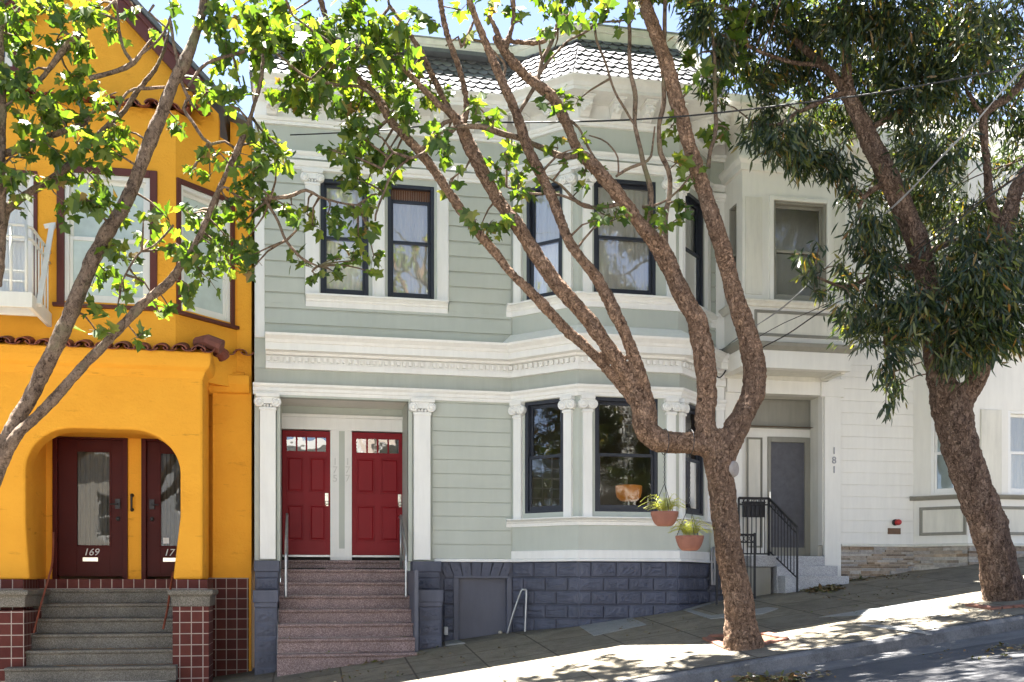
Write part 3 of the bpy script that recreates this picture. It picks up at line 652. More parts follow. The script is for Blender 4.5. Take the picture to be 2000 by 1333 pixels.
m = MB(); m.tube(spline([PT(1399, 690, -.18), PT(1398, 728, -.2), PT(1405, 738, -.2), PT(1415, 728, -.2), PT(1419, 715, -.19), PT(1412, 702, -.18)], .02), .011, 6); m.tube(spline([PT(1418, 690, -.18), PT(1405, 683, -.18), PT(1392, 690, -.15), PT(1400, 700, -.15)], .02), .007, 5); m.build('cable_loop', M['cable'], GH)
m = MB(); P = FX.at(871, 1232, .03); m.box(FX, P[0] - .03, P[0] + .03, 0.0, .06, P[2] - .07, P[2] + .06); m.build('outlet_cover', M['signw'], GH, bevel=.01)
# doormats, lamps and palm inside the bay
for px0, px1, side in ((552, 636, 'left'), (694, 780, 'right')):
    m = MB(); m.abox(Front(.5).s(px0), Front(.5).s(px1), .36, .70, .234, .250); o = m.build('doormat', M['rubber'], None, bevel=.004)
    tag(o, 'black rubber doormat at the foot of the %s red front door' % ('left' if side == 'left' else 'right'), 'doormat', 'doormats on the porch')
def floor_lamp(px, py, y, r, h, col, e, label, dome):
    x, yy, z = PT(px, py, y); L = thing('floor_lamp', label, 'lamp', (x, yy, .38), 'lamps behind the bay window')
    m = MB(); pr = [(r * .93, .5 * h), (r, .46 * h), (r * .98, .1 * h), (r * .9, -.25 * h), (r * .66, -.46 * h), (r * .5, -.5 * h)] if dome else [(r, .5 * h), (r, -.5 * h)]
    m.lathe((x, yy, z), pr, 24); m.build('lamp_shade', lamp('lamp_shade_glow', col, e), L, smooth=True)
    m = MB(); m.lathe((x, yy, 0), [(.014, z - .5 * h), (.014, .42)], 8); m.build('pole', M['brass'], L)
    m = MB(); m.lathe((x, yy, .38), [(.15, 0), (.15, .02), (.03, .035)], 20); m.build('base', M['brass'], L)
floor_lamp(1228, 964, .5, .225, .26, (.65, .22, .03), .018, 'floor lamp with round orange shade seen through the middle lower bay window', True)
floor_lamp(1337, 943, .6, .13, .30, (.45, .22, .10), .02, 'floor lamp with narrow tan drum shade seen through the right lower bay window', False)
# ================================================================== YELLOW HOUSE
YY = .12                                                      # its recessed wall
YP = -.80                                                     # porch and bay front
FY, FP = Front(YY), Front(YP)
yl, yr = FY.s(-160), FY.s(491)
YH = thing('yellow_house', 'orange-yellow stucco house with arched porch, brown tile base and clay roof tiles', 'house', (-6.2, 0, -1.6))
# upper bay geometry: 45 degree right cheek
xe = FY.s(463); bb = .80
for _ in range(30):
    px = 1000 + F * 0; 
    A = (xe - bb, YY - bb); 
    t = ((A[0] - CAM[0]) * SP + (A[1] - CAM[1]) * CP); rr = ((A[0] - CAM[0]) * CP - (A[1] - CAM[1]) * SP); px = 1000 + F * rr / t
    bb += (px - 343) * .002
YB1 = (xe - bb, YY - bb); FB = Front(YY - bb); FBR = Face(YB1, (xe, YY))
xb0 = FB.s(72)                                                # left corner of the bay front
zlow = FP.z(200, 684); ztop = 6.75
wz0, wz1 = FB.z(210, 592), FB.z(210, 342)
hc = (FB.s(126), FB.s(293), wz0, wz1)
hr_ = (FBR.s(352), FBR.s(450), wz0 - .02, wz1 - .03)
hl = (FB.s(-60), FB.s(66), wz0 - .05, wz1 - .08)
w = MB()
wall_panels(w, FB, yl, YB1[0], zlow - .3, 6.55, [hc, hl]); wall_panels(w, FBR, 0, FBR.L, zlow - .3, 6.55, [(hr_[0], hr_[1], hr_[2], hr_[3])])
w.box(FY, yl, yr, -.25, 0, -1.9 + 1.9 + .4, ztop + .25) if False else None
w.box(FY, xe - .1, yr, -.2, 0, zlow - .3, FY.z(470, 238)); w.box(FY, yr - .2, yr, -6, -.2, -2, FY.z(470, 240)); w.box(FY, yl, yr, -6.1, -6, -2, 7)
w.box(FY, FP.s(404), yr, -.2, 0, -2, zlow - .3)
# gable wall
gy = -.35; FG = Front(gy); ap = FG.at(150, -65); rt = FG.at(420, 222)
gz0 = FG.z(200, 215)
w.prism(FG, [(yl - 1, gz0 - .4), (rt[0] + .05, gz0 - .4), (rt[0] + .05, rt[2]), (ap[0], ap[2]), (yl - 1, ap[2] - .9)], -.25, 0)
w.build('wall', M['yellow'], YH)
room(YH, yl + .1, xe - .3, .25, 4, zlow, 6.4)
# windows
wm = window(FB, YH, *hc, mat='white2', glass='frost', curtain=None, fr=.06, rail=.055); window(FBR, YH, *hr_, mat='white2', glass='frost', curtain=None, fr=.06, rail=.055); window(FB, YH, *hl, mat='white2', curtain='sheer', fr=.06)
def casing(fc, h, t=.10, sill=True):
    m = MB(); a, b, c, d = h
    m.box(fc, a - t, a, -.03, .03, c - .04, d + t); m.box(fc, b, b + t, -.03, .03, c - .04, d + t); m.box(fc, a, b, -.03, .031, d, d + t)
    m.box(fc, a - t - .05, b + t + .05, -.03, .07, c - .09, c - .04); m.build('window_trim', M['brownfr'], YH, bevel=.006)
casing(FB, hc); casing(FBR, hr_, .07); casing(FB, hl, .05)
# arched porch
zt = FP.z(200, 700); zb = FP.z(200, 1132)
m = MB(); xa, xb = FP.s(50), FP.s(352); zA = FP.z(200, 838)
arch = []
def corner(cx, cz, rx, rz, a0, a1, k=10): return [(cx + rx * cos(a0 + (a1 - a0) * i / k), cz + rz * sin(a0 + (a1 - a0) * i / k)) for i in range(k + 1)]
rx, rz = .62, .60
arch = [(xa + .05, zb)] + [(xa, zb + .8)] + corner(xa + rx, zA - rz, rx, rz, pi, pi / 2) + corner(xb - rx - .05, zA - rz, rx + .05, rz, pi / 2, 0) + [(xb, zb + .9), (xb - .10, zb)]
poly = [(yl, zb)] + arch + [(FP.s(396), zb), (FP.s(396), zt), (yl, zt)]
m.prism(FP, poly, -.42, 0)
m.box(FP, FP.s(383), FP.s(396), -.95, -.42, zb, zt)           # return wall on the right
m.box(FP, xa - .45, xa - .02, -1.5, -.42, zb - .0, zA + .1); m.box(FP, xb + .01, xb + .2, -1.5, -.42, zb, zA + .1)
m.box(FP, yl, FP.s(383), -1.5, -.42, zA + .04, zA + .3)       # porch ceiling
m.build('porch', M['yellow'], YH, bevel=.035)
m = MB()                                                      # coved eave under the tile skirt
pth = [(yl, YP), (FP.s(396), YP), (FP.s(396) + .25, YP + .45), (FP.s(396) + .25, YY), (yr - .02, YY)]
m.sweep([(yl, YP), (FP.s(396), YP)] + [(FP.s(396) + .004, YY)], [(-.1, zt - .25), (.0, zt - .25), (.04, zt - .14), (.10, zt - .09), (.12, zt), (.12, zt + .12), (-.1, zt + .16)])
m.sweep([(FP.s(396), YY), (yr - .02, YY)], [(-.1, zt - .30), (.06, zt - .26), (.12, zt - .14), (.12, zt), (-.1, zt + .02)])
m.build('eave', M['yellow'], YH, bevel=.02)
m = MB(); x = FY.s(404); zz = FY.z(440, 750); pr = [(-.01, zz), (.02, zz + .03), (.05, zz + .09), (.065, zz + .17), (-.01, zz + .19)]; k = 5; m.add([FY.W(x, n, z) for n, z in pr] + [FY.W(FY.s(478), n, z) for n, z in pr], [tuple(range(k)), tuple(range(2 * k - 1, k - 1, -1))] + [(i, (i + 1) % k, k + (i + 1) % k, k + i) for i in range(k)]); m.build('corbel', M['yellow'], YH, bevel=.012)
# clay tiles
def tile_row(x0, x1, y, z, depth=.55, pitch=.262, drop=.16, mb=None):
    k = int((x1 - x0) / pitch); 
    for i in range(k):
        cx = x0 + (i + .5) * (x1 - x0) / k; jz = R.uniform(-.012, .012); jy = R.uniform(-.02, .02)
        for cover in (1, 0):
            c = cx if cover else cx + pitch / 2; r = .105 if cover else .10; vs = []; n = 8
            for t in (0, 1):
                for rr in (r, r - .018):
                    for j in range(n + 1):
                        a = pi * j / n; yy = y + jy + (0 if t == 0 else depth); zz = z + jz + (0 if t == 0 else drop) + (rr * sin(a) * .72 if cover else -rr * sin(a) * .55 + .03)
                        vs.append((c - rr * cos(a) * (1 - .12 * t), yy, zz))
            q = n + 1
            fs = [(j, j + 1, 2 * q + j + 1, 2 * q + j) for j in range(n)] + [(q + j, q + j + 1, 3 * q + j + 1, 3 * q + j) for j in range(n)] + [(j, j + 1, q + j + 1, q + j) for j in range(n)] + [(0, q, 3 * q, 2 * q), (n, q + n, 3 * q + n, 2 * q + n)]
            mb.add(vs, fs)
m = MB(); tile_row(yl, FP.s(408), YP - .17, zt + .13, .75, .255, .22, m)
zz = FY.z(455, 700); tile_row(FY.s(418), yr - .02, YY - .22, zz + .02, .3, .2, .06, m)
# the hip tile over the corner
hp = [PT(386, 671, -.6), PT(405, 667, -.75), PT(433, 679, -.78)]; m.tube(hp, [.09, .10, .11], 10)
hp = [PT(423, 685, -.5), PT(432, 690, -.45), PT(438, 700, -.4)]; m.tube(hp, [.09, .09, .09], 10)
m.build('tile_skirt', M['terra'], YH, smooth=False)
m = MB(); zu = FB.z(200, 207); tile_row(yl, FB.s(396), YY - bb - .22, zu - .02, .7, .26, .2, m); m.build('tile_eave', M['terra'], YH)
m = MB(); m.box(FB, yl, YB1[0] + .0, -.6, .0, 6.55, zu + .02); m.prism(FBR, [(0, 6.55), (FBR.L, 6.55), (FBR.L, zu - .1), (0, zu + .02)], -.4, 0); m.build('parapet', M['yellow'], YH)
# gable roof with bargeboard
def rake(y0, y1, thick, lift, mat, name, over=.0):
    m = MB(); B = Front(y0); a = B.at(186 - 36, -30 - 35); b = B.at(392, 197)
    dx, dz = b[0] - a[0], b[2] - a[2]; L = math.hypot(dx, dz); nx, nz = dz / L, -dx / L
    if nz < 0: nx, nz = -nx, -nz
    pts = [(a[0] + nx * lift, a[2] + nz * lift), (b[0] + nx * lift + over, b[2] + nz * lift - over), (b[0] + nx * (lift + thick) + over, b[2] + nz * (lift + thick) - over), (a[0] + nx * (lift + thick), a[2] + nz * (lift + thick))]
    mir = [(2 * a[0] - x, z) for x, z in pts]
    m.prism(B, pts, -(y1 - y0), 0); m.prism(B, mir[::-1], -(y1 - y0), 0); return m.build(name, M[mat], YH, bevel=.01)
rake(gy - .32, gy - .26, .26, -.0, 'brownfr', 'bargeboard'); rake(gy - .37, gy - .32, .07, .17, 'brownfr', 'bargeboard'); rake(gy - .42, 5, .06, .262, 'roofing', 'roof', .08)
m = MB(); P0 = FY.at(428, 205, .25); P1 = FY.at(493, 236, .25)
m.prism(FY, [(P0[0], P0[2] - .07), (P1[0], P1[2] - .06), (P1[0], P1[2]), (P0[0], P0[2] + .02)], -5, .27); m.build('roof', M['roofing'], YH)
h = (FG.s(-40), FG.s(26), FG.z(10, 132), FG.z(10, 60))
m = MB(); m.box(FG, h[0], h[1], -.02, .03, h[2], h[3]); fo = m.build('attic_window', M['white2'], YH, bevel=.006)
m = MB(); m.box(FG, h[0] + .07, h[1] - .1, -.02, .034, h[2] + .13, h[3] - .08); m.build('pane', flat('blue_pane', (.05, .09, .22), .1), fo)
m = MB(); m.box(FG, h[1], h[1] + .09, -.02, .05, h[2] - .09, h[3] + .1); m.box(FG, h[0], h[1], -.02, .05, h[2] - .09, h[2]); m.build('window_trim', M['brownfr'], YH)
# porch doors
DY2 = .42; FE = Front(DY2); d0, d1 = FE.z(180, 1126), FE.z(180, 852)
m = MB()
for a, b in ((FE.s(60), FE.s(104)), (FE.s(246), FE.s(278)), (FE.s(384), FE.s(420))): m.box(FE, a, b, -.2, .0, d0 - .3, 3.2)
m.box(FE, FE.s(104), FE.s(246), -.2, 0, d1, 3.2); m.box(FE, FE.s(278), FE.s(384), -.2, 0, d1, 3.2); m.build('porch_back', M['yellow'], YH)
def dark_door(pa, pb, num, sticker, hside):
    a, b = FE.s(pa), FE.s(pb); m = MB()
    m.box(FE, a - .05, a + .02, -.12, .03, d0 - .05, d1 + .02); m.box(FE, b - .02, b + .05, -.12, .03, d0 - .05, d1 + .02); m.box(FE, a + .02, b - .02, -.12, .029, d1 - .05, d1 + .02); m.build('door_frame', M['maroon'], YH, bevel=.004)
    w = b - a; g = (a + w * .29, b - w * .22, FE.z(180, 1066), FE.z(180, 882)); m = MB()
    wall_panels(m, FE, a + .02, b - .02, d0, d1 - .05, [g], -.09, -.04)
    for x0, x1, z0, z1 in ((g[0] - .02, g[0] + .008, g[2], g[3]), (g[1] - .008, g[1] + .02, g[2], g[3]), (g[0] - .02, g[1] + .02, g[2] - .02, g[2] + .006), (g[0] - .02, g[1] + .02, g[3] - .006, g[3] + .02)): m.box(FE, x0, x1, -.041, -.028, z0, z1)
    d = m.build('door', M['maroon'], YH, bevel=.003)
    m = MB(); m.quad(FE.W(g[0], -.06, g[2]), FE.W(g[1], -.06, g[2]), FE.W(g[1], -.06, g[3]), FE.W(g[0], -.06, g[3])); m.build('pane', M['door_glass'], d)
    if num:
        c = MB(); K = 60; vs = []
        for i in range(K + 1):
            q = i / K; x = g[0] - .02 + (g[1] - g[0] + .04) * q; n = -.12 + .02 * sin(q * 40) + .01 * sin(q * 91); vs += [FE.W(x, n, g[2] - .02), FE.W(x, n, g[3] + .02)]
        c.add(vs, [(2 * i, 2 * i + 2, 2 * i + 3, 2 * i + 1) for i in range(K)]); c.build('curtain', M['umber'], d, smooth=True)
    k = MB(); x = b - .1 if hside > 0 else a + .1; z = FE.z(230, 985)
    k.box(FE, x - .035, x + .035, -.04, -.005, z - .07, z + .08); k.tube([FE.W(x, -.02, z), FE.W(x, .03, z), FE.W(x - .1 * hside, .03, z - .005)], .012, 8); k.build('handle', M['iron'], d); k = MB(); k.lathe(FE.W(x, -.04, z - .22), [(.035, 0), (.03, .03), (.01, .04)], 12, FE); k.build('lock', M['iron'], d)
    cx = a + w * .5; text('house_number', num, M['signw'], d, FE.W(cx if num == '169' else a + w * .5, -.03, FE.z(180, 1085)), .15, ext=.003, shear=.25)
    m = MB(); cx -= .01; m.box(FE, cx - .11, cx + .11, -.04, -.028, FE.z(180, 1097), FE.z(180, 1089)); m.build('letter_slot', M['brass'], d, bevel=.003)
    if sticker: m = MB(); sx, sz = FE.s(318), FE.z(318, 1062); m.box(FE, sx, sx + .09, -.042, -.024, sz, sz + .09); m.build('sticker', M['signw'], d)
dark_door(110, 243, '169', False, 1); dark_door(283, 384, '171', True, -1)
m = MB(); x = FE.s(258); m.tube([FE.W(x, .04, FE.z(258, 998)), FE.W(x, .06, FE.z(258, 992)), FE.W(x, .06, FE.z(258, 970)), FE.W(x, .04, FE.z(258, 966))], .016, 8)
for py in (968, 996): m.lathe(FE.W(x, 0, FE.z(258, py)), [(.03, 0), (.026, .03), (.012, .05)], 10, FE)
m.build('pull_handle', M['iron'], YH)
# dark backing behind the doors
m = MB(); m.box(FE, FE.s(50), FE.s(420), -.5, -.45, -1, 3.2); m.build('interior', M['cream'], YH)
# steps: tiled riser under the doors, terrazzo flight below
zs0 = -.075; m = MB(); m.abox(FP.s(0), xb + .02, .02, DY2 + .05, zs0, d0 - .045); m.build('tile_riser', M['tile'], YH)
ST = MB()
for i in range(8): tread(ST, xa - .1 - .0 * i, xb + .02, -.03 - .28 * i, zs0 - .208 * i, zs0 - .208 * (i + 1) if i < 7 else -2.3, -.03 - .28 * (i - 1) + .004 if i else .45, .035)
ST.build('steps', M['grey_stone'], YH, bevel=.01)
# tile base and stone caps
TB = MB(); TL = MB(); TW = MB()
yb2 = -1.25
pr0, pr1 = Front(yb2).s(337), Front(yb2).s(408)
TB.abox(pr0, pr1, yb2, YP + .2, -2.4, Front(yb2).z(370, 1185)); TB.abox(Front(-.85).s(342), Front(-.85).s(405), -.85, .4, zs0 - .2, zb)
pl1 = Front(yb2).s(47); TL.abox(yl, pl1, yb2, .4, -2.4, Front(yb2).z(20, 1193)); TL.abox(yl, FP.s(47), -.85, .4, Front(yb2).z(20, 1200), zb)
TW.abox(FY.s(404), yr - .04, YY - .035, YY + .1, -2.3, FY.z(440, 1129)); TB.abox(FP.s(352), FP.s(400), -.75, .4, -2.2, zb)
TB.build('tile_pier', M['tile'], YH, bevel=.006); TL.build('tile_pier', M['tile'], YH, bevel=.006); TW.build('tile_base', M['tile'], YH, bevel=.006)
cz0, cz1 = Front(yb2).z(370, 1185), Front(yb2).z(370, 1152)
def cap(x0, x1, y0, y1, name='pier_cap'):
    m = MB(); p = [(x0, y1), (x0, y0), (x1, y0), (x1, y1)]
    m.sweep(p, [(-.06, cz0), (.012, cz0), (.02, cz0 + .14), (.06, cz0 + .17), (.065, cz0 + .215), (.045, cz0 + .235), (-.06, cz0 + .235)]); m.abox(x0 + .05, x1 - .05, y0 + .05, y1, cz0, cz0 + .23); return m.build(name, M['grey_stone'], YH, bevel=.01)
cap(pr0, pr1, yb2, YP + .35); cap(yl, pl1, yb2, .2)
pipe_rail([PT(104, 1040, -.15), PT(104, 1068, -.2), PT(100, 1110, -.45), PT(80, 1180, -.8), PT(66, 1236, -1.1)], [], .014, 'rust', YH)
pipe_rail([PT(338, 1118, -.2), PT(333, 1150, -.5), PT(327, 1190, -.8), PT(319, 1228, -1.15)], [], .016, 'rust', YH)
# fire escape
FO = Front(YY - bb - 1.05); mk = Front(YY - bb)
zfl = FO.z(40, 600); xr_ = FO.s(63); xl_ = yl; yf, yw = YY - bb - 1.05, YY - bb
m = MB(); m.abox(xl_, xr_, yf, yf + .06, zfl, zfl + .20); m.abox(xr_ - .06, xr_, yf + .06, yw, zfl, zfl + .19); m.abox(xl_, xr_ - .06, yf + .5, yf + .56, zfl + .02, zfl + .155)
for i in range(9): m.abox(xl_, xr_ - .06, yf + .09 + i * .1, yf + .14 + i * .1, zfl + .16, zfl + .185)
fe = m.build('fire_escape', M['white2'], YH, bevel=.006)
m = MB(); zr_a, zr_b = FO.z(40, 461), FO.z(40, 438)
for zz in (zr_b, zr_a - .0): m.tube([(xl_, yf + .03, zz), (xr_ - .12, yf + .03, zz), (xr_ - .03, yf + .1, zz - .01), (xr_ - .03, yw, zz - .03)], .022, 8)
for x in (FO.s(-20), FO.s(20), FO.s(50)): m.tube([(x, yf + .03, zfl + .2), (x, yf + .03, zr_b)], .02, 8)
for k in range(6): y = yf + .14 + k * .16; m.tube([(xr_ - .03, y, zfl + .2), (xr_ - .03, y, zr_b - .01)], .012, 6)
m.build('railing', M['white2'], fe, smooth=True)
m = MB(); A = PT(108, 447, yw + .02); Bp = (xr_ + .02, yf + .25, zfl + .1)
m.tube([(A[0] - .12, yw, A[2] + .02), (A[0], yw - .08, A[2] + .02), (A[0] - .02, yw - .12, A[2] - .05), Bp], .045, 4); m.build('strut', M['white2'], fe)

# ================================================================== WHITE HOUSE
WH = thing('white_house', 'cream white house with boxed bay over its porch and ledger-stone base', 'house', (6, 0, -.2))
wl, wr = XR + .02, 11.5
YB = -.75; FWB = Front(YB); bx0, bx1 = FWB.s(1450), FWB.s(1655)
FBL = Face((bx0, 0), (bx0, YB))
op = (FX.s(1449), FX.s(1606), -.6, FX.z(1530, 771))
ang0 = (FX.s(1784), 0); ad = .62; ang1 = (ang0[0] + ad, -ad); FA = Face(ang0, ang1); FAF = Front(-ad); ang2 = (ang1[0] + 2.6, -ad)
zs = FX.z(1700, 1066)
wz = (FA.z(1845, 966), FA.z(1845, 803))
ha = (FA.s(1818), FA.s(1872), *wz); hb = (FAF.s(1969), FAF.s(2080), *wz)
bz0, bz1 = FWB.z(1560, 688), FWB.z(1560, 330)
uw = (FWB.s(1510), FWB.s(1614), FWB.z(1560, 588), FWB.z(1560, 395)); us = (.22, .52, uw[2], uw[3])
zc = FX.z(1440, 300)
w = MB()
wall_panels(w, FX, wl, ang0[0], zs, 8.2, [op]); wall_panels(w, FA, 0, FA.L, zs, zc, [ha]); wall_panels(w, FAF, ang1[0], ang2[0], zs, zc, [hb]); w.box(FX, ang0[0], wr, -.15, 0, zc, 8.2)
wall_panels(w, FWB, bx0, bx1, bz0, bz1 + .9, [uw]); wall_panels(w, FBL, 0, FBL.L - .152, bz0, bz1 + .9, [us]); w.box(Face((bx1, YB), (bx1, 0)), .152, -YB, -.15, 0, bz0, bz1 + .9)
w.abox(bx0 + .151, bx1 - .151, YB + .151, .0, bz0, bz0 + .1); w.abox(bx0 - .1, bx1 + .1, YB - .1, .0, bz1 + .905, bz1 + .96)
w.box(FX, wl, wl + .15, -6, -.15, -1, 8.2); w.box(FX, wr - .15, wr, -6, -.15, -1, 8.2); w.box(FX, wl, wr, -6.1, -6, -1, 8.2); w.abox(wl, wr, .1, 6, 8.1, 8.2)
w.build('wall', M['white2'], WH)
m = MB(); siding(m, FX, FX.s(1641), ang0[0] - .01, zs + .02, zc, [(0, bx1 + .02, bz0 - .1, 9)], .205, .008, .012); m.build('siding', M['white2'], WH, bevel=.003)
def wsw(name, path, prof, mat, bevel=.004): m = MB(); m.sweep(path, prof); return m.build(name, M[mat], WH, bevel=bevel)
BX = [(bx0, 0), (bx0, YB), (bx1, YB), (bx1, 0)]
z = uw[2] - .03
wsw('sill', BX, [(-.02, z - .10), (.05, z - .10), (.07, z - .06), (.11, z - .03), (.11, z), (-.02, z + .01)], 'lime')
wsw('bay_ledge', BX, [(-.02, bz0 - .0), (.05, bz0), (.12, bz0 + .06), (.13, bz0 + .12), (-.02, bz0 + .15)], 'taupe')
zz = FWB.z(1560, 722); wsw('bay_skirt', BX, [(-.12, zz), (.04, zz), (.05, bz0 - .002), (-.12, bz0 - .002)], 'white2')
m = MB(); m.slab([(bx0 - .03, -.0), (bx0 - .03, YB - .03), (bx1 + .03, YB - .03), (bx1 + .03, 0)], zz + .03, zz + .06); m.abox(bx0 - .04, bx1 + .04, -.06, 0, zz - .04, zz + .03); m.abox(bx1 - .09, bx1 - .01, YB + .05, -.06, zz - .03, zz + .03); m.build('soffit', M['lime'], WH, bevel=.004)
wsw('bay_cornice', BX, [(-.02, bz1 - .10), (.05, bz1 - .10), (.055, bz1), (.10, bz1 + .05), (.10, bz1 + .10), (-.02, bz1 + .11)], 'white2')
wsw('bay_cornice', [(bx0 - .12, 0), (bx0 - .12, YB), (bx1 + .3, YB), (bx1 + .3, 0)], [(-.12, bz1 + .62), (.02, bz1 + .62), (.05, bz1 + .74), (.15, bz1 + .85), (.22, bz1 + .88), (.22, bz1 + 1.0), (-.12, bz1 + 1.02)], 'white2')
m = MB(); m.box(FX, wl - .03, bx0 - .1, -.1, .30, bz1 + .62, bz1 + 1.0); m.box(FX, bx1 + .3, wr, -.1, .34, bz1 + .62, bz1 + 1.0); m.build('roof_cornice', M['white2'], WH, bevel=.01)
window(FWB, WH, *uw, mat='taupe', glass='glass', curtain=None, fr=.045, rail=.045); window(FBL, WH, *us, mat='taupe', curtain=None, fr=.03, rail=.03)
for fc, h in ((FWB, uw),):
    m = MB(); m.box(fc, h[0] - .07, h[0], -.01, .03, h[2] - .02, h[3] + .06); m.box(fc, h[1], h[1] + .07, -.01, .03, h[2] - .02, h[3] + .06); m.box(fc, h[0], h[1], -.01, .029, h[3], h[3] + .06); m.build('window_trim', M['white2'], WH, bevel=.005)
for a, b in ((1455, 1488), (1630, 1650)): m = MB(); m.box(FWB, FWB.s(a), FWB.s(b), -.005, .018, uw[2] + .06, uw[3] + .02); m.build('panel', M['lime'], WH, bevel=.004)
pn = (FWB.s(1473), FWB.s(1648), FWB.z(1560, 660), FWB.z(1560, 610))
m = MB(); m.box(FWB, pn[0], pn[1], -.005, .006, pn[2], pn[3]); m.build('panel', M['lime'], WH); frame_panel(WH, FWB, *pn, .004, .045, 'taupe')
# porch of the white house
PY = .45; FQ = Front(PY); fl = FQ.z(1540, 1088)
m = MB(); a, b = op[0], op[1]
m.box(FX, b, b + .08, -PY, -.15, -.6, op[3] + .1); m.box(FX, a - .08, a, -PY, -.15, -.6, op[3] + .1); m.box(FX, a, b, -PY, -.15, op[3], op[3] + .08); m.build('porch_lining', M['lime'], WH)
m = MB(); m.box(FX, FX.s(1608), FX.s(1640), -.02, .05, -.4, op[3] - .02); m.box(FX, FX.s(1601), FX.s(1645), -.02, .06, op[3] - .02, FX.z(1620, 741)); m.box(FX, wl + .02, FX.s(1601), -.02, .04, op[3], FX.z(1530, 741)); m.build('porch_pilaster', M['white2'], WH, bevel=.006)
m = MB(); dA, dB = FQ.s(1503), FQ.s(1580); zt2 = FQ.z(1540, 858)
m.box(FQ, a, dA - .04, -.1, .0, fl, 3.3); m.box(FQ, dB + .04, b, -.1, 0, fl, 3.3); m.box(FQ, dA - .04, dB + .04, -.1, 0, zt2 + .03, 3.3); m.build('porch_back', M['white2'], WH)
tp = (a + .02, FQ.s(1583), FQ.z(1520, 838), FQ.z(1520, 779)); m = MB(); m.box(FQ, *tp[:2], -.01, .012, *tp[2:]); m.build('transom_panel', M['taupe'], WH); frame_panel(WH, FQ, *tp, .01, .05, 'taupe')
sp = (FQ.s(1458), FQ.s(1488), FQ.z(1470, 1070), FQ.z(1470, 855)); m = MB(); m.box(FQ, *sp[:2], -.01, .01, *sp[2:]); m.build('side_panel', M['lime'], WH); frame_panel(WH, FQ, *sp, .008, .03, 'taupe')
m = MB(); wall_panels(m, FQ, dA - .04, dB + .04, fl, zt2 + .03, [(dA + .015, dB - .09, fl + .16, zt2 - .06)], -.06, .03); sdoor = m.build('screen_door', M['taupe'], WH, bevel=.005)
m = MB(); m.box(FQ, dA + .015, dB - .09, -.03, -.01, fl + .16, zt2 - .06); m.build('screen', M['screen'], sdoor)
m = MB(); m.box(FQ, dA - .035, dA - .01, .03, .07, fl + 1.0, fl + 1.12); m.build('handle', M['brass'], sdoor)
text('house_number', '1\n8\n1', M['conduit'], WH, FX.W(FX.s(1626), .055, FX.z(1626, 888)), .17, .95, ext=.006)
# granite steps
gx0, gx1 = Front(-.1).s(1504), Front(-.1).s(1613); ST = MB()
ST.abox(op[0] - .0, op[1], -.1, PY, -.8, fl); 
ST.abox(gx0, gx1 + .08, -.36, -.1, -.8, fl - .17); ST.abox(gx0 + .02, gx1 + .14, -.62, -.36, -.8, fl - .34)
ST.abox(op[0] - .0, gx0, -.34, -.1, fl - .19, fl - .005)
ST.build('steps', M['pale_stone'], WH, bevel=.012)
m = MB(); m.abox(FX.s(1437), gx0 - .08, -.30, -.1, -1.0, fl - .2); m.build('planter_wall', M['taupe'], WH)
# ledger-stone base
m = MB()
for fc, s0, s1 in ((FX, FX.s(1641), ang0[0]), (FA, 0, FA.L), (FAF, ang1[0], ang2[0])):
    z = -.6
    while z < zs - .03:
        h = R.choice((.035, .045, .055)); s = s0
        while s < s1 - .01:
            l = R.uniform(.12, .42); e2 = min(s + l, s1); o = R.uniform(.012, .045); m.box(fc, s + .002, e2 - .002, -.03, o, z + .0015, min(z + h, zs - .02) - .0015); s = e2
        z += h
m.build('stone_base', M['ledger'], WH)
AP = [ang0, ang1, ang2]
wsw('base_ledge', [(FX.s(1641), 0), ang0, ang1, ang2], [(-.02, zs - .02), (.06, zs - .02), (.06, zs + .01), (.02, zs + .03), (-.02, zs + .03)], 'lime')
z = wz[0] - .02; wsw('sill', [(ang0[0] - .08, 0)] + AP, [(-.02, z - .07), (.04, z - .07), (.09, z - .02), (.10, z), (-.02, z + .01)], 'taupe')
window(FA, WH, *ha, mat='white', curtain='frost', fr=.05); window(FAF, WH, *hb, mat='white', curtain='sheer', fr=.05)
for fc, p in ((FA, (.1, FA.L - .02, FA.z(1840, 1046), FA.z(1840, 990))), (FAF, (ang1[0] + .1, ang2[0] - .1, FA.z(1840, 1046), FA.z(1840, 990)))):
    m = MB(); m.box(fc, *p[:2], -.005, .006, *p[2:]); m.build('panel', M['lime'], WH); frame_panel(WH, fc, *p, .004, .05, 'taupe')
for q in ((FAF.s(1915), FAF.s(1955)),): m = MB(); m.box(FAF, *q, -.005, .02, *wz); m.build('panel', M['lime'], WH, bevel=.004)
zk = FAF.z(1980, 690); wsw('bay_ledge', AP, [(-.02, zk - .06), (.05, zk - .06), (.14, zk), (.14, zk + .06), (-.02, zk + .12)], 'lime')
room(WH, wl + .2, wr - .2, .3, 4, zc - 4.5, zc, name='interior')
m = MB(); P = FX.at(1749, 1021, .0); m.lathe((P[0] - .02, -.01, P[2]), [(.055, 0), (.055, .04), (.045, .05)], 16, FX); al = m.build('alarm_bell', M['iron'], WH)
m = MB(); m.lathe((P[0], -.04, P[2]), [(.052, 0), (.052, .06), (.04, .09), (.01, .1)], 16, FX); m.build('lens', M['redlens'], al, smooth=False)
m = MB(); m.box(FX, FX.s(1733), FX.s(1758), .0, .022, FX.z(1745, 1044), FX.z(1745, 1032)); m.build('plaque', M['bronze'], WH, bevel=.003)
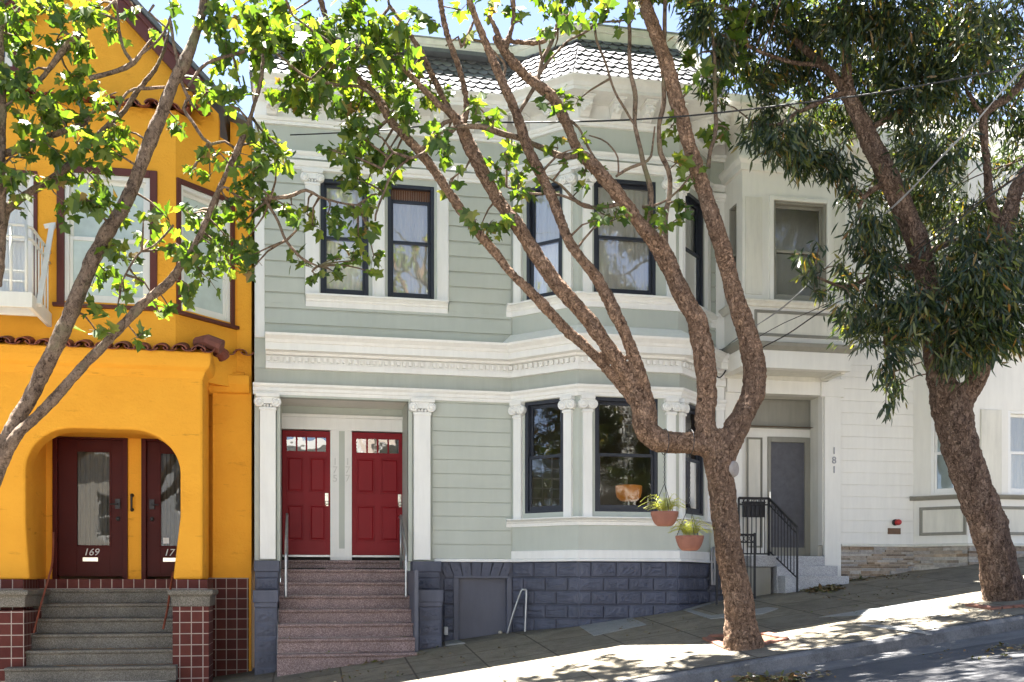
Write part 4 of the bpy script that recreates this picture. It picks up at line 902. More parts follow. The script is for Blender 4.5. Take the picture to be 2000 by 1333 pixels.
# wrought-iron railing of the porch
def ringrow(mb, A, B, n, r, drop):
    A, B = Vector(A), Vector(B); d = (B - A)
    for i in range(n):
        c = A + d * ((i + .5) / n) - Vector((0, 0, drop)); u = d.normalized()
        mb.tube([c + u * (r * cos(2 * pi * k / 10)) + Vector((0, 0, r * sin(2 * pi * k / 10))) for k in range(11)], .006, 5)
RL = thing('porch_railing', 'black wrought-iron railing with ring frieze on the granite porch steps', 'railing', PT(1503, 1090, -.12))
yA = -.13
P0, P1, P2 = PT(1443, 973, yA), PT(1502, 968, yA), PT(1557, 1030, -.80)
b0, b1, b2 = PT(1443, 1088, yA), PT(1502, 1087, yA), PT(1557, 1152, -.80)
P1 = (P1[0], P1[1], P0[2]); b1 = (P1[0], yA, fl + .03); b0 = (P0[0], yA, fl + .03)
m = MB(); m.tube([P0, P1, P2], .022, 8); m.build('top_rail', M['iron'], RL)
m = MB(); m.tube([P1, (P1[0], P1[1], fl - .005)], .02, 6); m.tube([P2, (P2[0], P2[1], gz(P2[0], P2[1]))], .02, 6); m.tube([P0, (P0[0], P0[1], fl - .3)], .02, 6); m.build('post', M['iron'], RL)
m = MB(); m.tube([b0, b1], .013, 6); lb = (P2[0], P2[1], P2[2] - .82); la = (P1[0], P1[1], P1[2] - .88); m.tube([la, lb], .013, 6)
m.tube([(P0[0], yA, P0[2] - .11), (P1[0], yA, P1[2] - .11)], .01, 6); m.tube([(P1[0], P1[1], P1[2] - .11), (P2[0], P2[1], P2[2] - .11)], .01, 6); m.build('lower_rail', M['iron'], RL)
for i in range(1, 7): x = P0[0] + (P1[0] - P0[0]) * i / 7; m = MB(); m.tube([(x, yA, b0[2]), (x, yA, P0[2])], .009, 6); m.build('baluster', M['iron'], RL)
for i in range(1, 9):
    q = i / 9; t = Vector(P1).lerp(Vector(P2), q); u = Vector(la).lerp(Vector(lb), q); m = MB(); m.tube([u, t], .009, 6); m.build('baluster', M['iron'], RL)
m = MB(); ringrow(m, P0, P1, 6, .045, .055); ringrow(m, P1, P2, 7, .04, .06); m.build('ring_frieze', M['iron'], RL)
MB_ = thing('mailbox', 'black metal mailbox hung on the iron porch railing', 'mailbox', PT(1476, 1010, yA))
m = MB(); q0, q1 = Front(yA).s(1456), Front(yA).s(1496); zt_, zb_ = Front(yA).z(1475, 981), Front(yA).z(1475, 1010)
m.abox(q0, q1, yA + .02, yA + .14, zb_, zt_ - .01); m.build('box', M['iron'], MB_, bevel=.01)
m = MB(); m.abox(q0 - .01, q1 + .01, yA + .012, yA + .15, zt_ - .01, zt_ + .012); m.build('lid', M['iron'], MB_, bevel=.006)
GT = thing('iron_gate', 'low black iron gate at the sunken side entry beside the tree trunk', 'gate', PT(1465, 1172, -.9))
yg = -.75; A, B = PT(1400, 1048, yg), PT(1474, 1045, yg); zg = Front(yg).z(1470, 1172); zg2 = B[2]
m = MB(); m.tube([(A[0], yg, zg2), (B[0], yg, zg2)], .018, 6); m.tube([(A[0], yg, zg2 - .12), (B[0], yg, zg2 - .12)], .012, 6); m.tube([(A[0], yg, zg + .08), (B[0], yg, zg + .08)], .012, 6)
for x in (A[0], B[0]): m.tube([(x, yg, zg - .1), (x, yg, zg2 + .03)], .022, 6)
m.build('frame', M['iron'], GT)
for i in range(1, 10): x = A[0] + (B[0] - A[0]) * i / 10; m = MB(); m.tube([(x, yg, zg + .08), (x, yg, zg2)], .009, 6); m.build('bar', M['iron'], GT)
m = MB(); ringrow(m, (A[0], yg, zg2), (B[0], yg, zg2), 7, .045, .06); m.build('ring_frieze', M['iron'], GT)
# ================================================================== GROUND
def sheet(name, mat, x0, x1, ys, zf, nx=60):
    m = MB(); k = len(ys)
    for i in range(nx + 1):
        x = x0 + (x1 - x0) * i / nx
        for y in ys: m.v.append((x, y, zf(x, y)))
    m.f = [(i * k + j, (i + 1) * k + j, (i + 1) * k + j + 1, i * k + j + 1) for i in range(nx) for j in range(k - 1)]
    return struct(m.build(name, M[mat]))
RD = lambda x, y: gz(x, CURB) - .15 + (.05 * min(CURB - y, 4.5) * .3)
sheet('sidewalk', 'walk', -30, 30, [CURB + .16, -4.6, -3.6, -2.6, -1.8, -1, .8], lambda x, y: gz(x, y))
m = MB(); k0 = -30
for i in range(120):
    x0, x1 = -30 + i * .5, -30 + (i + 1) * .5; za, zb = gz(x0, CURB), gz(x1, CURB); y0, y1 = CURB, CURB + .16; t = .02
    pr = lambda z, y: [(y0 + .0, z - .3), (y0 - .015, z - .16), (y0, z - .03), (y0 + .03, z + .004), (y1, z + .006), (y1, z - .3)]
    A = [(x0 + .001, y, z) for y, z in pr(za, 0)]; B = [(x1 - .001 if i % 6 == 5 else x1 + .001, y, z) for y, z in pr(zb, 0)]
    m.add(A + B, [tuple(range(6)), tuple(range(11, 5, -1))] + [(j, (j + 1) % 6, 6 + (j + 1) % 6, 6 + j) for j in range(6)])
struct(m.build('kerb', M['kerb']))
sheet('gutter', 'gutter', -30, 30, [CURB - .65, CURB + .05], lambda x, y: RD(x, y) + .004)
sheet('road', 'road', -30, 30, [-14.3, -9, CURB - .5, CURB + .05], RD)
sheet('opposite_sidewalk', 'walk', -30, 30, [-24, -14.3], lambda x, y: RD(x, -14.3) + .13)
sheet('ground', 'road', -120, 120, [-120, -24, .5, 120], lambda x, y: gz(x, -6) - .6, 20)
def patch(name, pts, mat, lift=.006):
    m = MB(); v = [PTG(*p) for p in pts]; v = [(x, y, gz(x, y) + lift) for x, y, z in v]; k = len(v)
    m.add(v + [(x, y, z - lift - .003) for x, y, z in v], [tuple(range(k)), tuple(range(2 * k - 1, k - 1, -1))] + [(i, (i + 1) % k, k + (i + 1) % k, k + i) for i in range(k)])
    return struct(m.build(name, M[mat]))
def PTG(px, py):
    """where a surveyed sight line meets the pavement"""
    lo, hi = -12.0, 0.0
    for _ in range(40):
        y = (lo + hi) / 2; x, yy, z = PT(px, py, y)
        if z > gz(x, y): lo = y
        else: hi = y
    return PT(px, py, y)
def gpt(px, py): x, y, z = PTG(px, py); return (x, y, gz(x, y))
patch('driveway_patch', [(1131, 1224), (1233, 1208), (1262, 1221), (1160, 1243)], 'walk_new', .012)
patch('driveway_patch', [(1335, 1193), (1400, 1170), (1520, 1190), (1490, 1200), (1388, 1210)], 'walk_new', .012)
patch('pavement_patch', [(868, 1249), (890, 1247), (908, 1258), (870, 1262)], 'walk_new', .02)
patch('pavement_patch', [(1600, 1206), (1800, 1173), (1850, 1176), (1850, 1200), (1790, 1207), (1700, 1202)], 'walk_new', .004)
patch('pavement_patch', [(1680, 1220), (1780, 1225), (1820, 1240), (1690, 1223)], 'walk_new', .005)

# ================================================================== TREES
THICK = .82
def branch_pts(lst): return [(*PT(px, py, y), r * THICK * scl(px, y)) for px, py, r, y in lst]
def limb(mb, lst, seg=12, step=.05, rough=.18, jit=0):
    p = spline(branch_pts(lst), step)
    if jit: p = [(x + jit * noise.noise(Vector((x * 3, z * 3, 1))), y, z + jit * noise.noise(Vector((x * 3, z * 3, 9))), r) for x, y, z, r in p]
    mb.tube([q[:3] for q in p], [max(q[3], .004) for q in p], seg, rough); return [Vector(q[:3]) for q in p]
def fuse(o, vox, st, sc_):
    r = o.modifiers.new('fuse', 'REMESH'); r.mode = 'VOXEL'; r.voxel_size = vox; r.use_smooth_shade = True
    s = o.modifiers.new('soft', 'SMOOTH'); s.factor = .5; s.iterations = 4
    tx = bpy.data.textures.new('bark_relief', 'CLOUDS'); tx.noise_scale = sc_; tx.noise_depth = 3
    d = o.modifiers.new('relief', 'DISPLACE'); d.texture = tx; d.strength = st; d.mid_level = .62; d.texture_coords = 'LOCAL'
PLANE = [(0, .04), (.10, -.03), (.30, -.02), (.44, .10), (.34, .22), (.60, .42), (.66, .56), (.40, .54), (.27, .60), (.20, .78), (.07, .90), (0, 1)]
def plane_leaf(V, Fc, p, l, n, size, fold, curl):
    b = l.cross(n); o = len(V); k = len(PLANE)
    for sg in (1, -1):
        for x, y in PLANE:
            q = p + l * ((y - .03) * size) + b * (sg * x * size) + n * (size * (abs(x) * fold - curl * y * y - .10 * x * x * (1 if y < .5 else 2)))
            V.append((q.x, q.y, q.z))
    Fc.append(tuple(range(o, o + k))); Fc.append(tuple(range(o + 2 * k - 1, o + k - 1, -1)))
def gum_leaf(V, Fc, p, l, n, size, w, curl):
    b = l.cross(n); o = len(V)
    for y, x, c in ((0, .05, 0), (.25, .8, .0), (.5, 1, 0), (.78, .6, 0)):
        for sg in (-1, 1):
            q = p + l * (y * size) + b * (sg * x * w + curl * y * y * size) + n * (abs(x) * w * .35 - .1 * y * y * size); V.append((q.x, q.y, q.z))
    q = p + l * size + b * curl * size - n * .1 * size; V.append((q.x, q.y, q.z))
    Fc += [(o, o + 1, o + 3, o + 2), (o + 2, o + 3, o + 5, o + 4), (o + 4, o + 5, o + 7, o + 6), (o + 6, o + 7, o + 8)]
def rv(): return Vector((R.gauss(0, 1), R.gauss(0, 1), R.gauss(0, 1)))
def crown(clusters, anchors, par, twig_mat, leaf_mat, kind, per, size, spread, ymid, twig_r=.008):
    V, Fc = [], []; tw = MB()
    for c in clusters:
        px, py, r = c[:3]; y0 = ymid(px, py) + R.uniform(-spread, spread) if len(c) < 4 else c[3]
        k = c[4] if len(c) > 4 else 1.0
        C = Vector(PT(px, py, y0)); rm = r * scl(px, y0)
        A = min(anchors, key=lambda a: (a - C).length) if anchors else C
        d = (C - A).length
        if .12 < d < 2.2:
            mid = A.lerp(C, .5) + Vector((R.uniform(-.1, .1), R.uniform(-.1, .1), R.uniform(-.02, .14))) * d
            tw.tube(spline([tuple(A), tuple(mid), tuple(C)], .12), twig_r, 5) if d < .3 else tw.tube([q[:3] for q in spline([(*A, twig_r * 2), (*mid, twig_r * 1.4), (*C, twig_r * .8)], .12)], [q[3] for q in spline([(*A, twig_r * 2), (*mid, twig_r * 1.4), (*C, twig_r * .8)], .12)], 5)
        ends = []
        for _ in range(max(3, int(r / 11))):
            u = rv(); u.z *= .7; u.y *= .8; u = u.normalized() * rm * R.uniform(.5, 1.15); E = C + u
            if kind == 'gum': E.z -= .1 * rm
            mid = C + u * .5 + Vector((0, 0, .12 * rm)); tw.tube([C, mid, E], [twig_r * .7, twig_r * .5, twig_r * .3], 4); ends += [(C, mid, E)]
        for _ in range(int(per * k * (r / 40) ** 2)):
            a, b, e = R.choice(ends); t = R.uniform(.25, 1.05); p = (a.lerp(b, t * 2) if t < .5 else b.lerp(e, t * 2 - 1))
            out = (e - a).normalized()
            if kind == 'plane':
                p = p + rv() * .07 * (rm / .25); l = (out * .5 + rv() * .5 + Vector((0, 0, -.55))).normalized()
                n = (Vector((0, 0, 1)) * .75 + rv() * .55); n = (n - l * n.dot(l)).normalized(); s = size * R.choice((.5, .7, .85, 1, 1, 1.15, 1.25)) 
                plane_leaf(V, Fc, p, l, n, s, R.uniform(.0, .35), R.uniform(.05, .3))
            else:
                p = p + rv() * .11 * (rm / .3); l = (out * .45 + rv() * .38 + Vector((0, 0, -.75))).normalized()
                n = rv(); n = (n - l * n.dot(l)).normalized(); gum_leaf(V, Fc, p, l, n, size * R.uniform(.6, 1.25), size * R.uniform(.07, .11), R.uniform(-.25, .25))
    m = MB(); m.v, m.f = V, Fc; o = m.build('crown', M[leaf_mat], par, fix=False)
    tw.build('twigs', M[twig_mat], par, smooth=True, fix=False); return o

# ---- the street tree in front of the green house
TY = -4.4
gb = gpt(1448, 1256)
T1 = thing('plane_tree', 'plane tree with forked limbs before the sage green house, two pots on its arm', 'tree', gb)
t = MB(); an = []
def L(lst, mb=t, store=an, **k): store += limb(mb, lst, **k)[6:]
Y = TY
L([(1454, 1285, 62, Y), (1451, 1255, 50, Y), (1448, 1232, 43, Y), (1446, 1205, 38, Y), (1438, 1150, 34, Y), (1426, 1090, 34, Y), (1417, 1020, 33, Y), (1412, 970, 33, Y), (1405, 915, 35, Y), (1402, 870, 38, Y), (1398, 840, 34, Y)], rough=.12, store=[])
L([(1410, 905, 30, Y), (1385, 872, 31, Y), (1350, 866, 27, Y), (1310, 864, 26, Y), (1280, 858, 28, Y), (1258, 835, 27, Y), (1255, 800, 26, Y)], rough=.12, store=[])
L([(1256, 835, 16, Y), (1240, 790, 13, Y), (1195, 733, 12, Y), (1150, 684, 13, Y), (1096, 634, 13, Y), (1055, 590, 13, Y), (1020, 555, 12, Y), (1000, 536, 11, Y), (960, 485, 12, Y), (924, 444, 12, Y), (888, 393, 12, Y), (827, 306, 12, Y), (766, 240, 11, Y + .1), (735, 189, 11, Y + .2), (679, 133, 10, Y + .3), (643, 56, 8, Y + .4), (610, -60, 6, Y + .5)])
L([(1256, 825, 22, Y), (1240, 765, 20, Y - .05), (1212, 715, 18, Y - .1), (1160, 640, 20, Y - .1), (1115, 585, 19, Y - .1), (1065, 525, 18, Y - .1), (1010, 440, 17, Y - .1), (972, 390, 16, Y), (937, 325, 17, Y), (912, 275, 17, Y), (900, 247, 14, Y), (880, 222, 11, Y), (857, 204, 9, Y), (811, 158, 8, Y), (765, 110, 7, Y), (700, 40, 5, Y)])
L([(900, 250, 12, Y), (908, 228, 9, Y), (911, 200, 8, Y), (898, 138, 8, Y), (873, 66, 8, Y), (860, 0, 7, Y), (850, -120, 5, Y)])
L([(905, 268, 9, Y), (870, 200, 8, Y + .2), (845, 150, 8, Y + .3), (815, 90, 7, Y + .4), (760, 10, 5, Y + .5)])
L([(1265, 830, 22, Y), (1262, 780, 20, Y), (1246, 720, 16, Y - .15), (1222, 655, 15, Y - .2), (1190, 590, 16, Y - .25), (1164, 541, 14, Y - .25), (1113, 474, 13, Y - .3), (1077, 383, 13, Y - .3), (1036, 301, 14, Y - .3), (1011, 230, 12, Y - .35), (980, 158, 12, Y - .4), (955, 100, 10, Y - .4), (929, 36, 9, Y - .4), (905, -30, 8, Y - .4)])
L([(1392, 880, 30, Y), (1378, 830, 25, Y), (1380, 770, 24, Y), (1376, 700, 27, Y), (1362, 632, 25, Y), (1337, 585, 22, Y), (1313, 535, 22, Y), (1287, 482, 22, Y), (1255, 445, 17, Y), (1224, 403, 17, Y), (1164, 328, 17, Y), (1128, 292, 14, Y), (1107, 243, 13, Y), (1077, 189, 14, Y), (1026, 148, 13, Y), (985, 100, 12, Y), (968, 70, 10, Y)])
L([(985, 98, 11, Y), (1000, 55, 6, Y), (1003, 20, 6, Y), (1000, -40, 5, Y)]); L([(985, 95, 9, Y), (962, 45, 6, Y), (955, 30, 5, Y)]); L([(1000, 82, 6, Y), (1040, 84, 7, Y), (1065, 80, 6, Y), (1072, 70, 5, Y)])
L([(1412, 895, 30, Y), (1430, 850, 31, Y), (1458, 800, 29, Y), (1474, 755, 28, Y), (1472, 710, 27, Y), (1456, 643, 25, Y), (1435, 575, 22, Y), (1418, 510, 21, Y), (1400, 450, 21, Y), (1382, 396, 19, Y), (1366, 345, 20, Y), (1351, 300, 18, Y), (1332, 235, 18, Y), (1316, 178, 19, Y), (1296, 110, 18, Y), (1276, 51, 17, Y), (1256, -2, 16, Y), (1225, -80, 13, Y)])
L([(1478, 760, 14, Y), (1484, 745, 11, Y), (1484, 735, 9, Y), (1480, 715, 6, Y)], store=[])
tr = t.build('trunk', M['bark'], T1, smooth=True); fuse(tr, .014, .028, .04)
m = MB(); P = PT(1431, 918, TY); sc0 = scl(1439, TY)
vs = MB(); fcn = Face((P[0], P[1]), (P[0] + .6, P[1] - .45 + .6)); fcn = Face((P[0], P[1]), (P[0] + .55, P[1] + .85))
m.lathe((P[0] - .03, P[1] - .09, P[2]), [(.10, -.05), (.105, 0), (.085, .035), (.07, .03), (.02, .034)], 18, Face((P[0], P[1]), (P[0] + .75, P[1] + .66)))
m.build('pruning_scar', flat('grey_heartwood', (.28, .25, .23), .9), T1, smooth=True)
b = MB()
def tl(*l): L(list(l), mb=b, seg=7, rough=.15, step=.07, jit=.03)
tl((1128, 300, 9, Y), (1095, 305, 8, Y - .1), (1060, 290, 7, Y - .1), (1030, 278, 7, Y - .2), (985, 262, 7, Y - .2), (935, 245, 7, Y - .2), (880, 250, 4, Y - .2), (820, 290, 3, Y - .3))
tl((1266, 440, 7, Y), (1273, 400, 6, Y), (1271, 367, 7, Y), (1258, 325, 6, Y), (1251, 301, 6, Y), (1243, 250, 5, Y), (1240, 204, 6, Y), (1232, 130, 5, Y), (1230, 76, 5, Y), (1228, 0, 5, Y), (1222, -70, 4, Y))
tl((1297, 480, 8, Y), (1299, 440, 6, Y), (1303, 408, 6, Y), (1310, 352, 6, Y), (1300, 320, 6, Y), (1289, 296, 6, Y), (1288, 250, 5, Y), (1293, 219, 6, Y), (1297, 128, 5, Y), (1298, 60, 5, Y), (1299, 0, 5, Y), (1302, -60, 4, Y))
tl((1384, 330, 6, Y), (1390, 290, 5, Y), (1398, 255, 5, Y), (1396, 153, 4, Y), (1391, 51, 4, Y), (1385, -30, 3, Y))
tl((1210, 400, 5, Y), (1170, 408, 5, Y), (1140, 403, 5, Y), (1115, 385, 4, Y), (1095, 362, 3, Y), (1070, 345, 2, Y)); tl((1130, 395, 4, Y), (1090, 380, 3, Y - .2), (1040, 378, 3, Y - .2), (990, 365, 2, Y - .2))
tl((1255, 405, 4, Y), (1290, 398, 3, Y), (1330, 370, 2.5, Y), (1350, 340, 2, Y))
tl((1205, 345, 3, Y), (1225, 335, 4, Y), (1262, 312, 3.5, Y), (1272, 290, 2.5, Y), (1280, 250, 2, Y)); tl((1210, 343, 2.5, Y), (1208, 310, 2, Y), (1185, 280, 2, Y), (1150, 265, 1.6, Y))
tl((1012, 225, 4, Y), (1045, 165, 5, Y), (1062, 110, 5, Y), (1085, 60, 5, Y), (1098, 0, 4, Y), (1110, -60, 3, Y)); tl((1050, 150, 4, Y), (1090, 100, 3, Y), (1140, 65, 3, Y), (1180, 45, 2.5, Y), (1230, 40, 2, Y))
tl((1240, 240, 3, Y), (1205, 190, 3, Y), (1185, 130, 3, Y), (1165, 80, 3, Y), (1160, 30, 2.5, Y))
tl((1100, 230, 3.5, Y), (1130, 250, 3, Y), (1160, 310, 3, Y), (1175, 345, 2, Y))
tl((820, 300, 5, Y), (845, 265, 5, Y), (868, 240, 5, Y), (900, 232, 4, Y)); tl((900, 240, 5, Y), (850, 285, 5, Y - .1), (800, 310, 4, Y - .1), (770, 300, 3, Y - .1), (745, 330, 2.5, Y - .1)); tl((800, 310, 3, Y), (760, 350, 3, Y), (740, 400, 2.5, Y), (735, 430, 2, Y))
tl((735, 190, 5, Y), (700, 170, 4, Y), (650, 165, 4, Y), (600, 150, 3, Y), (560, 120, 3, Y), (520, 90, 2.5, Y)); tl((700, 150, 4, Y), (660, 100, 3, Y), (610, 60, 3, Y), (570, 30, 2, Y))
tl((760, 10, 4, Y), (720, 60, 3, Y), (690, 100, 3, Y)); tl((980, 158, 4, Y), (985, 120, 3, Y), (940, 80, 3, Y), (905, 78, 3, Y)); tl((930, 40, 3, Y), (900, 90, 4, Y), (895, 70, 3, Y), (870, 90, 2, Y))
b.build('branches', M['bark_young'], T1, smooth=True, fix=False)
CL = '''500,20,45 560,30,40 520,90,45 610,40,40 660,30,40 700,20,40 600,90,45 650,70,45 700,90,45 740,80,40 680,130,38 630,130,42 580,150,42 600,180,38 640,190,36 560,100,42 570,185,34 540,60,40
740,130,38 780,110,38 750,170,36 790,160,36 840,190,30 860,180,24 705,170,36 780,200,34 800,225,34 750,195,34 720,40,36 590,200,28 660,160,36 620,220,18
690,230,34 720,255,36 700,290,34 730,215,32 650,295,24 680,310,32 730,330,32 750,310,30 790,300,28 850,265,26 868,280,26 700,350,30 715,365,24 880,350,16 895,340,14 870,300,24 760,345,20 690,260,28
930,220,22 960,240,22 928,430,20 955,440,22 978,450,22 950,465,16 1000,420,14 985,425,14 940,440,14
1000,20,20 1070,20,28 1110,30,22 1190,20,20 1240,25,20 1060,210,14 1080,100,14 1105,190,22 1130,195,16 1060,60,18 1095,215,16 1210,45,16 1160,40,16 1020,40,14
970,230,20 985,300,26 975,330,24 1010,350,26 1030,370,18 1000,285,22 1050,330,18 1130,290,18 1140,340,18 1090,290,20 1140,365,16 1145,275,12 1105,320,12 1010,380,16 1065,360,12
1180,420,22 1200,430,22 1165,430,16 1280,420,22 1300,440,16 1310,250,20 1320,320,20 1340,300,16 1350,350,22 1340,400,20 1320,430,14 1285,445,14 1340,260,14 1330,230,14 1365,320,12
1350,120,24 1370,150,22 1400,130,26 1430,110,28 1440,160,22 1400,170,22 1390,265,18 1420,250,18 1440,90,26 1470,30,26 1440,20,26 1410,240,14 1395,200,14 1355,160,16
820,20,20 900,20,22 960,10,20 800,60,24 850,40,14 780,60,22 920,70,12'''
def parse(s): return [tuple(float(v) for v in q.split(',')) for q in s.split()]
c1 = parse(CL); c1 = [(*c, None, .55) if c[0] > 880 or c[2] < 24 else c for c in c1]
c1 = [c if len(c) == 3 else (c[0], c[1], c[2], TY + R.uniform(-.6, .6), 1.0) for c in c1]
for _ in range(75): c1.append((R.uniform(300, 1750), R.uniform(-330, -30), R.uniform(35, 65), R.uniform(-2.7, -.9), .8))  # unseen foliage added above the frame to dapple the sidewalk
for _ in range(45): c1.append((R.uniform(450, 1250), R.uniform(-280, -40), R.uniform(35, 55), R.uniform(-2.9, -1.6), .8))  # extra out-of-view clusters, added for dapples on the left pavement
for _ in range(60): c1.append((R.uniform(1100, 1900), R.uniform(-260, -40), R.uniform(45, 65), R.uniform(-4.1, -2.5), 1.3))  # unseen canopy added to throw shade on road and kerb
for _ in range(45): c1.append((R.uniform(950, 1950), R.uniform(-380, -40), R.uniform(40, 65), R.uniform(-4.6, -2.6), .8))  # more unseen leaves put in to shade the road
for _ in range(16): c1.append((R.uniform(450, 1500), R.uniform(-200, -20), R.uniform(35, 60), TY + R.uniform(-.8, .8), .8))
crown(c1, an, T1, 'bark_young', 'leaf', 'plane', 31, .13, .7, lambda px, py: TY + (.3 if px < 800 else 0))

# ---- the young tree at the left, its foot outside the picture
T2 = thing('plane_tree', 'plane tree with two slim crossing stems in front of the orange-yellow house', 'tree', gpt(-60, 1420) if False else (PT(-75, 1300, TY)[0], TY, gz(PT(-75, 1300, TY)[0], TY)))
t = MB(); an2 = []
def L2(lst, mb=None, **k): an2.extend(limb(mb or t, lst, **k)[6:])
L2([(-75, 1420, 34, Y), (-70, 1300, 30, Y), (-62, 1150, 28, Y), (-45, 1020, 27, Y), (-20, 940, 26, Y), (5, 885, 24, Y)])
L2([(-5, 905, 22, Y), (28, 830, 20, Y), (60, 775, 19, Y), (105, 685, 19, Y), (150, 585, 19, Y), (180, 510, 18, Y), (212, 450, 18, Y), (245, 398, 17, Y), (275, 320, 16, Y), (296, 270, 17, Y), (315, 225, 16, Y), (335, 170, 14, Y), (358, 127, 15, Y), (378, 80, 12, Y), (393, 30, 11, Y), (402, -20, 10, Y), (420, -120, 8, Y)])
L2([(0, 905, 17, Y), (35, 848, 14, Y - .1), (70, 815, 13, Y - .1), (110, 775, 13, Y - .1), (160, 718, 12, Y - .1), (204, 673, 12, Y - .1), (245, 630, 12, Y - .1), (286, 587, 12, Y - .1), (330, 552, 11, Y - .1), (357, 512, 9, Y - .1), (390, 460, 8, Y - .1), (415, 400, 8, Y - .1), (434, 357, 8, Y - .1), (458, 305, 8, Y - .1), (480, 255, 7, Y - .1), (498, 200, 6, Y - .1), (511, 150, 6, Y - .1), (515, 90, 5, Y - .1)])
L2([(-30, 640, 20, Y + .3), (-10, 520, 18, Y + .3), (5, 425, 14, Y + .3), (25, 400, 11, Y + .3), (60, 375, 10, Y + .3), (102, 350, 10, Y + .3), (153, 305, 9, Y + .3), (190, 268, 8, Y + .3), (219, 240, 8, Y + .3), (245, 215, 7, Y + .3), (267, 180, 7, Y + .3), (300, 140, 6, Y + .3), (318, 105, 5, Y + .3), (330, 60, 4, Y + .3)])
L2([(-30, 320, 10, Y + .2), (0, 305, 9, Y + .2), (40, 290, 9, Y + .2), (77, 275, 9, Y + .2), (120, 258, 8, Y + .2), (153, 248, 8, Y + .2), (173, 233, 6, Y + .2), (200, 195, 4, Y + .2), (230, 180, 3, Y + .2)])
L2([(-8, 560, 14, Y + .1), (2, 470, 12, Y + .1), (3, 300, 10, Y + .1), (6, 200, 9, Y + .1), (2, 100, 8, Y + .1), (4, -40, 7, Y + .1)])
L2([(60, 180, 6, Y + .2), (100, 130, 7, Y + .2), (118, 105, 9, Y + .2), (150, 70, 9, Y + .2), (172, 48, 8, Y + .2), (214, 14, 6, Y + .2), (250, -30, 5, Y + .2)])
tr = t.build('trunk', M['bark_young'], T2, smooth=True); fuse(tr, .016, .015, .05)
b = MB()
def tl2(*l): L2(list(l), mb=b, seg=7, rough=.15, step=.07, jit=.03)
tl2((175, 155, 6, Y), (205, 148, 6, Y), (230, 138, 6, Y), (262, 122, 6, Y), (278, 100, 4, Y), (295, 75, 3, Y)); tl2((262, 122, 5, Y), (245, 100, 4, Y), (236, 70, 4, Y), (230, 40, 3, Y), (228, 0, 3, Y))
tl2((330, 40, 4, Y), (340, 80, 4, Y), (348, 120, 4, Y), (352, 160, 4, Y), (365, 190, 4, Y), (380, 215, 3, Y)); tl2((300, 10, 3, Y), (290, 25, 3, Y), (330, 60, 2, Y))
tl2((220, 240, 4, Y), (250, 180, 3, Y), (290, 172, 4, Y), (320, 170, 3, Y)); tl2((245, 130, 3, Y), (310, 75, 3, Y), (340, 20, 3, Y))
tl2((370, 190, 4, Y), (360, 215, 4, Y), (375, 240, 4, Y), (395, 270, 4, Y), (412, 282, 4, Y), (440, 278, 3, Y), (460, 290, 3, Y)); tl2((405, 278, 3, Y), (390, 305, 3, Y), (375, 330, 2.5, Y))
tl2((365, 170, 4, Y), (385, 140, 4, Y), (420, 118, 4, Y), (470, 105, 4, Y), (520, 90, 3, Y))
tl2((505, 390, 3, Y), (560, 385, 4.5, Y), (600, 372, 4, Y), (625, 385, 3, Y), (660, 395, 2.5, Y), (700, 400, 2, Y)); tl2((515, 388, 3.5, Y), (535, 420, 3.5, Y), (560, 470, 3.5, Y), (590, 505, 3, Y), (620, 520, 2, Y)); tl2((440, 370, 3, Y), (480, 388, 3, Y), (530, 388, 4, Y))
tl2((340, 440, 3, Y), (300, 480, 2.5, Y), (265, 500, 2.5, Y), (240, 560, 2, Y))
b.build('branches', M['bark_young'], T2, smooth=True, fix=False)
CL2 = '''30,25,45 90,20,48 150,35,42 60,90,42 20,80,40 20,150,38 110,80,40 150,90,36 140,150,38 110,200,36 170,180,34 60,195,32 30,200,36 130,240,38 80,230,34 200,215,32 230,250,28 215,40,24 265,20,20 335,10,18 190,15,32 225,65,16 60,140,34
100,290,32 60,310,26 150,280,34 210,290,32 240,255,26 330,45,12 290,60,12 410,60,26 395,30,18 440,80,34 490,50,36 510,100,34 430,130,30 410,180,34 440,200,30 470,170,28 350,240,26 470,110,26 425,20,34 470,20,36
430,300,28 470,300,32 500,330,34 525,300,30 380,330,18 410,345,20 150,350,30 170,390,34 200,370,34 130,400,30 110,360,28 190,335,32 280,430,24 250,420,22 290,470,22 330,430,18 370,420,26 540,310,28 560,300,22 510,280,24
390,440,32 420,410,30 450,400,30 440,460,32 470,440,30 350,480,28 390,500,32 430,490,32 400,540,32 370,560,24 450,520,30 490,500,26 220,480,24 240,510,22 460,370,24 500,260,30 500,420,28 520,380,28 505,360,28
180,560,24 240,570,24 190,610,22 210,650,20 230,595,20 310,610,22 300,580,16 270,660,18 190,650,18 205,530,20 35,370,20 20,350,22 65,345,18 30,330,20 40,410,14 210,400,26 235,400,22 480,470,20 490,530,16 270,545,16 330,600,14
570,400,22 600,420,24 640,420,24 660,440,24 690,420,26 730,410,22 740,380,20 600,520,22 620,540,18 580,500,18 650,530,24 690,510,28 730,500,20 700,470,20 720,530,18 610,440,18 585,430,16 715,440,20 665,505,16 555,400,10'''
c2 = parse(CL2)
for _ in range(14): c2.append((R.uniform(-250, 480), R.uniform(-200, -20), R.uniform(40, 60), TY + R.uniform(-1.4, 1.6), .8))
for _ in range(16): c2.append((R.uniform(-260, -30), R.uniform(0, 500), R.uniform(40, 60), TY + R.uniform(-1, 1), .8))
crown(c2, an2, T2, 'bark_young', 'leaf', 'plane', 27, .13, .6, lambda px, py: TY + .1)

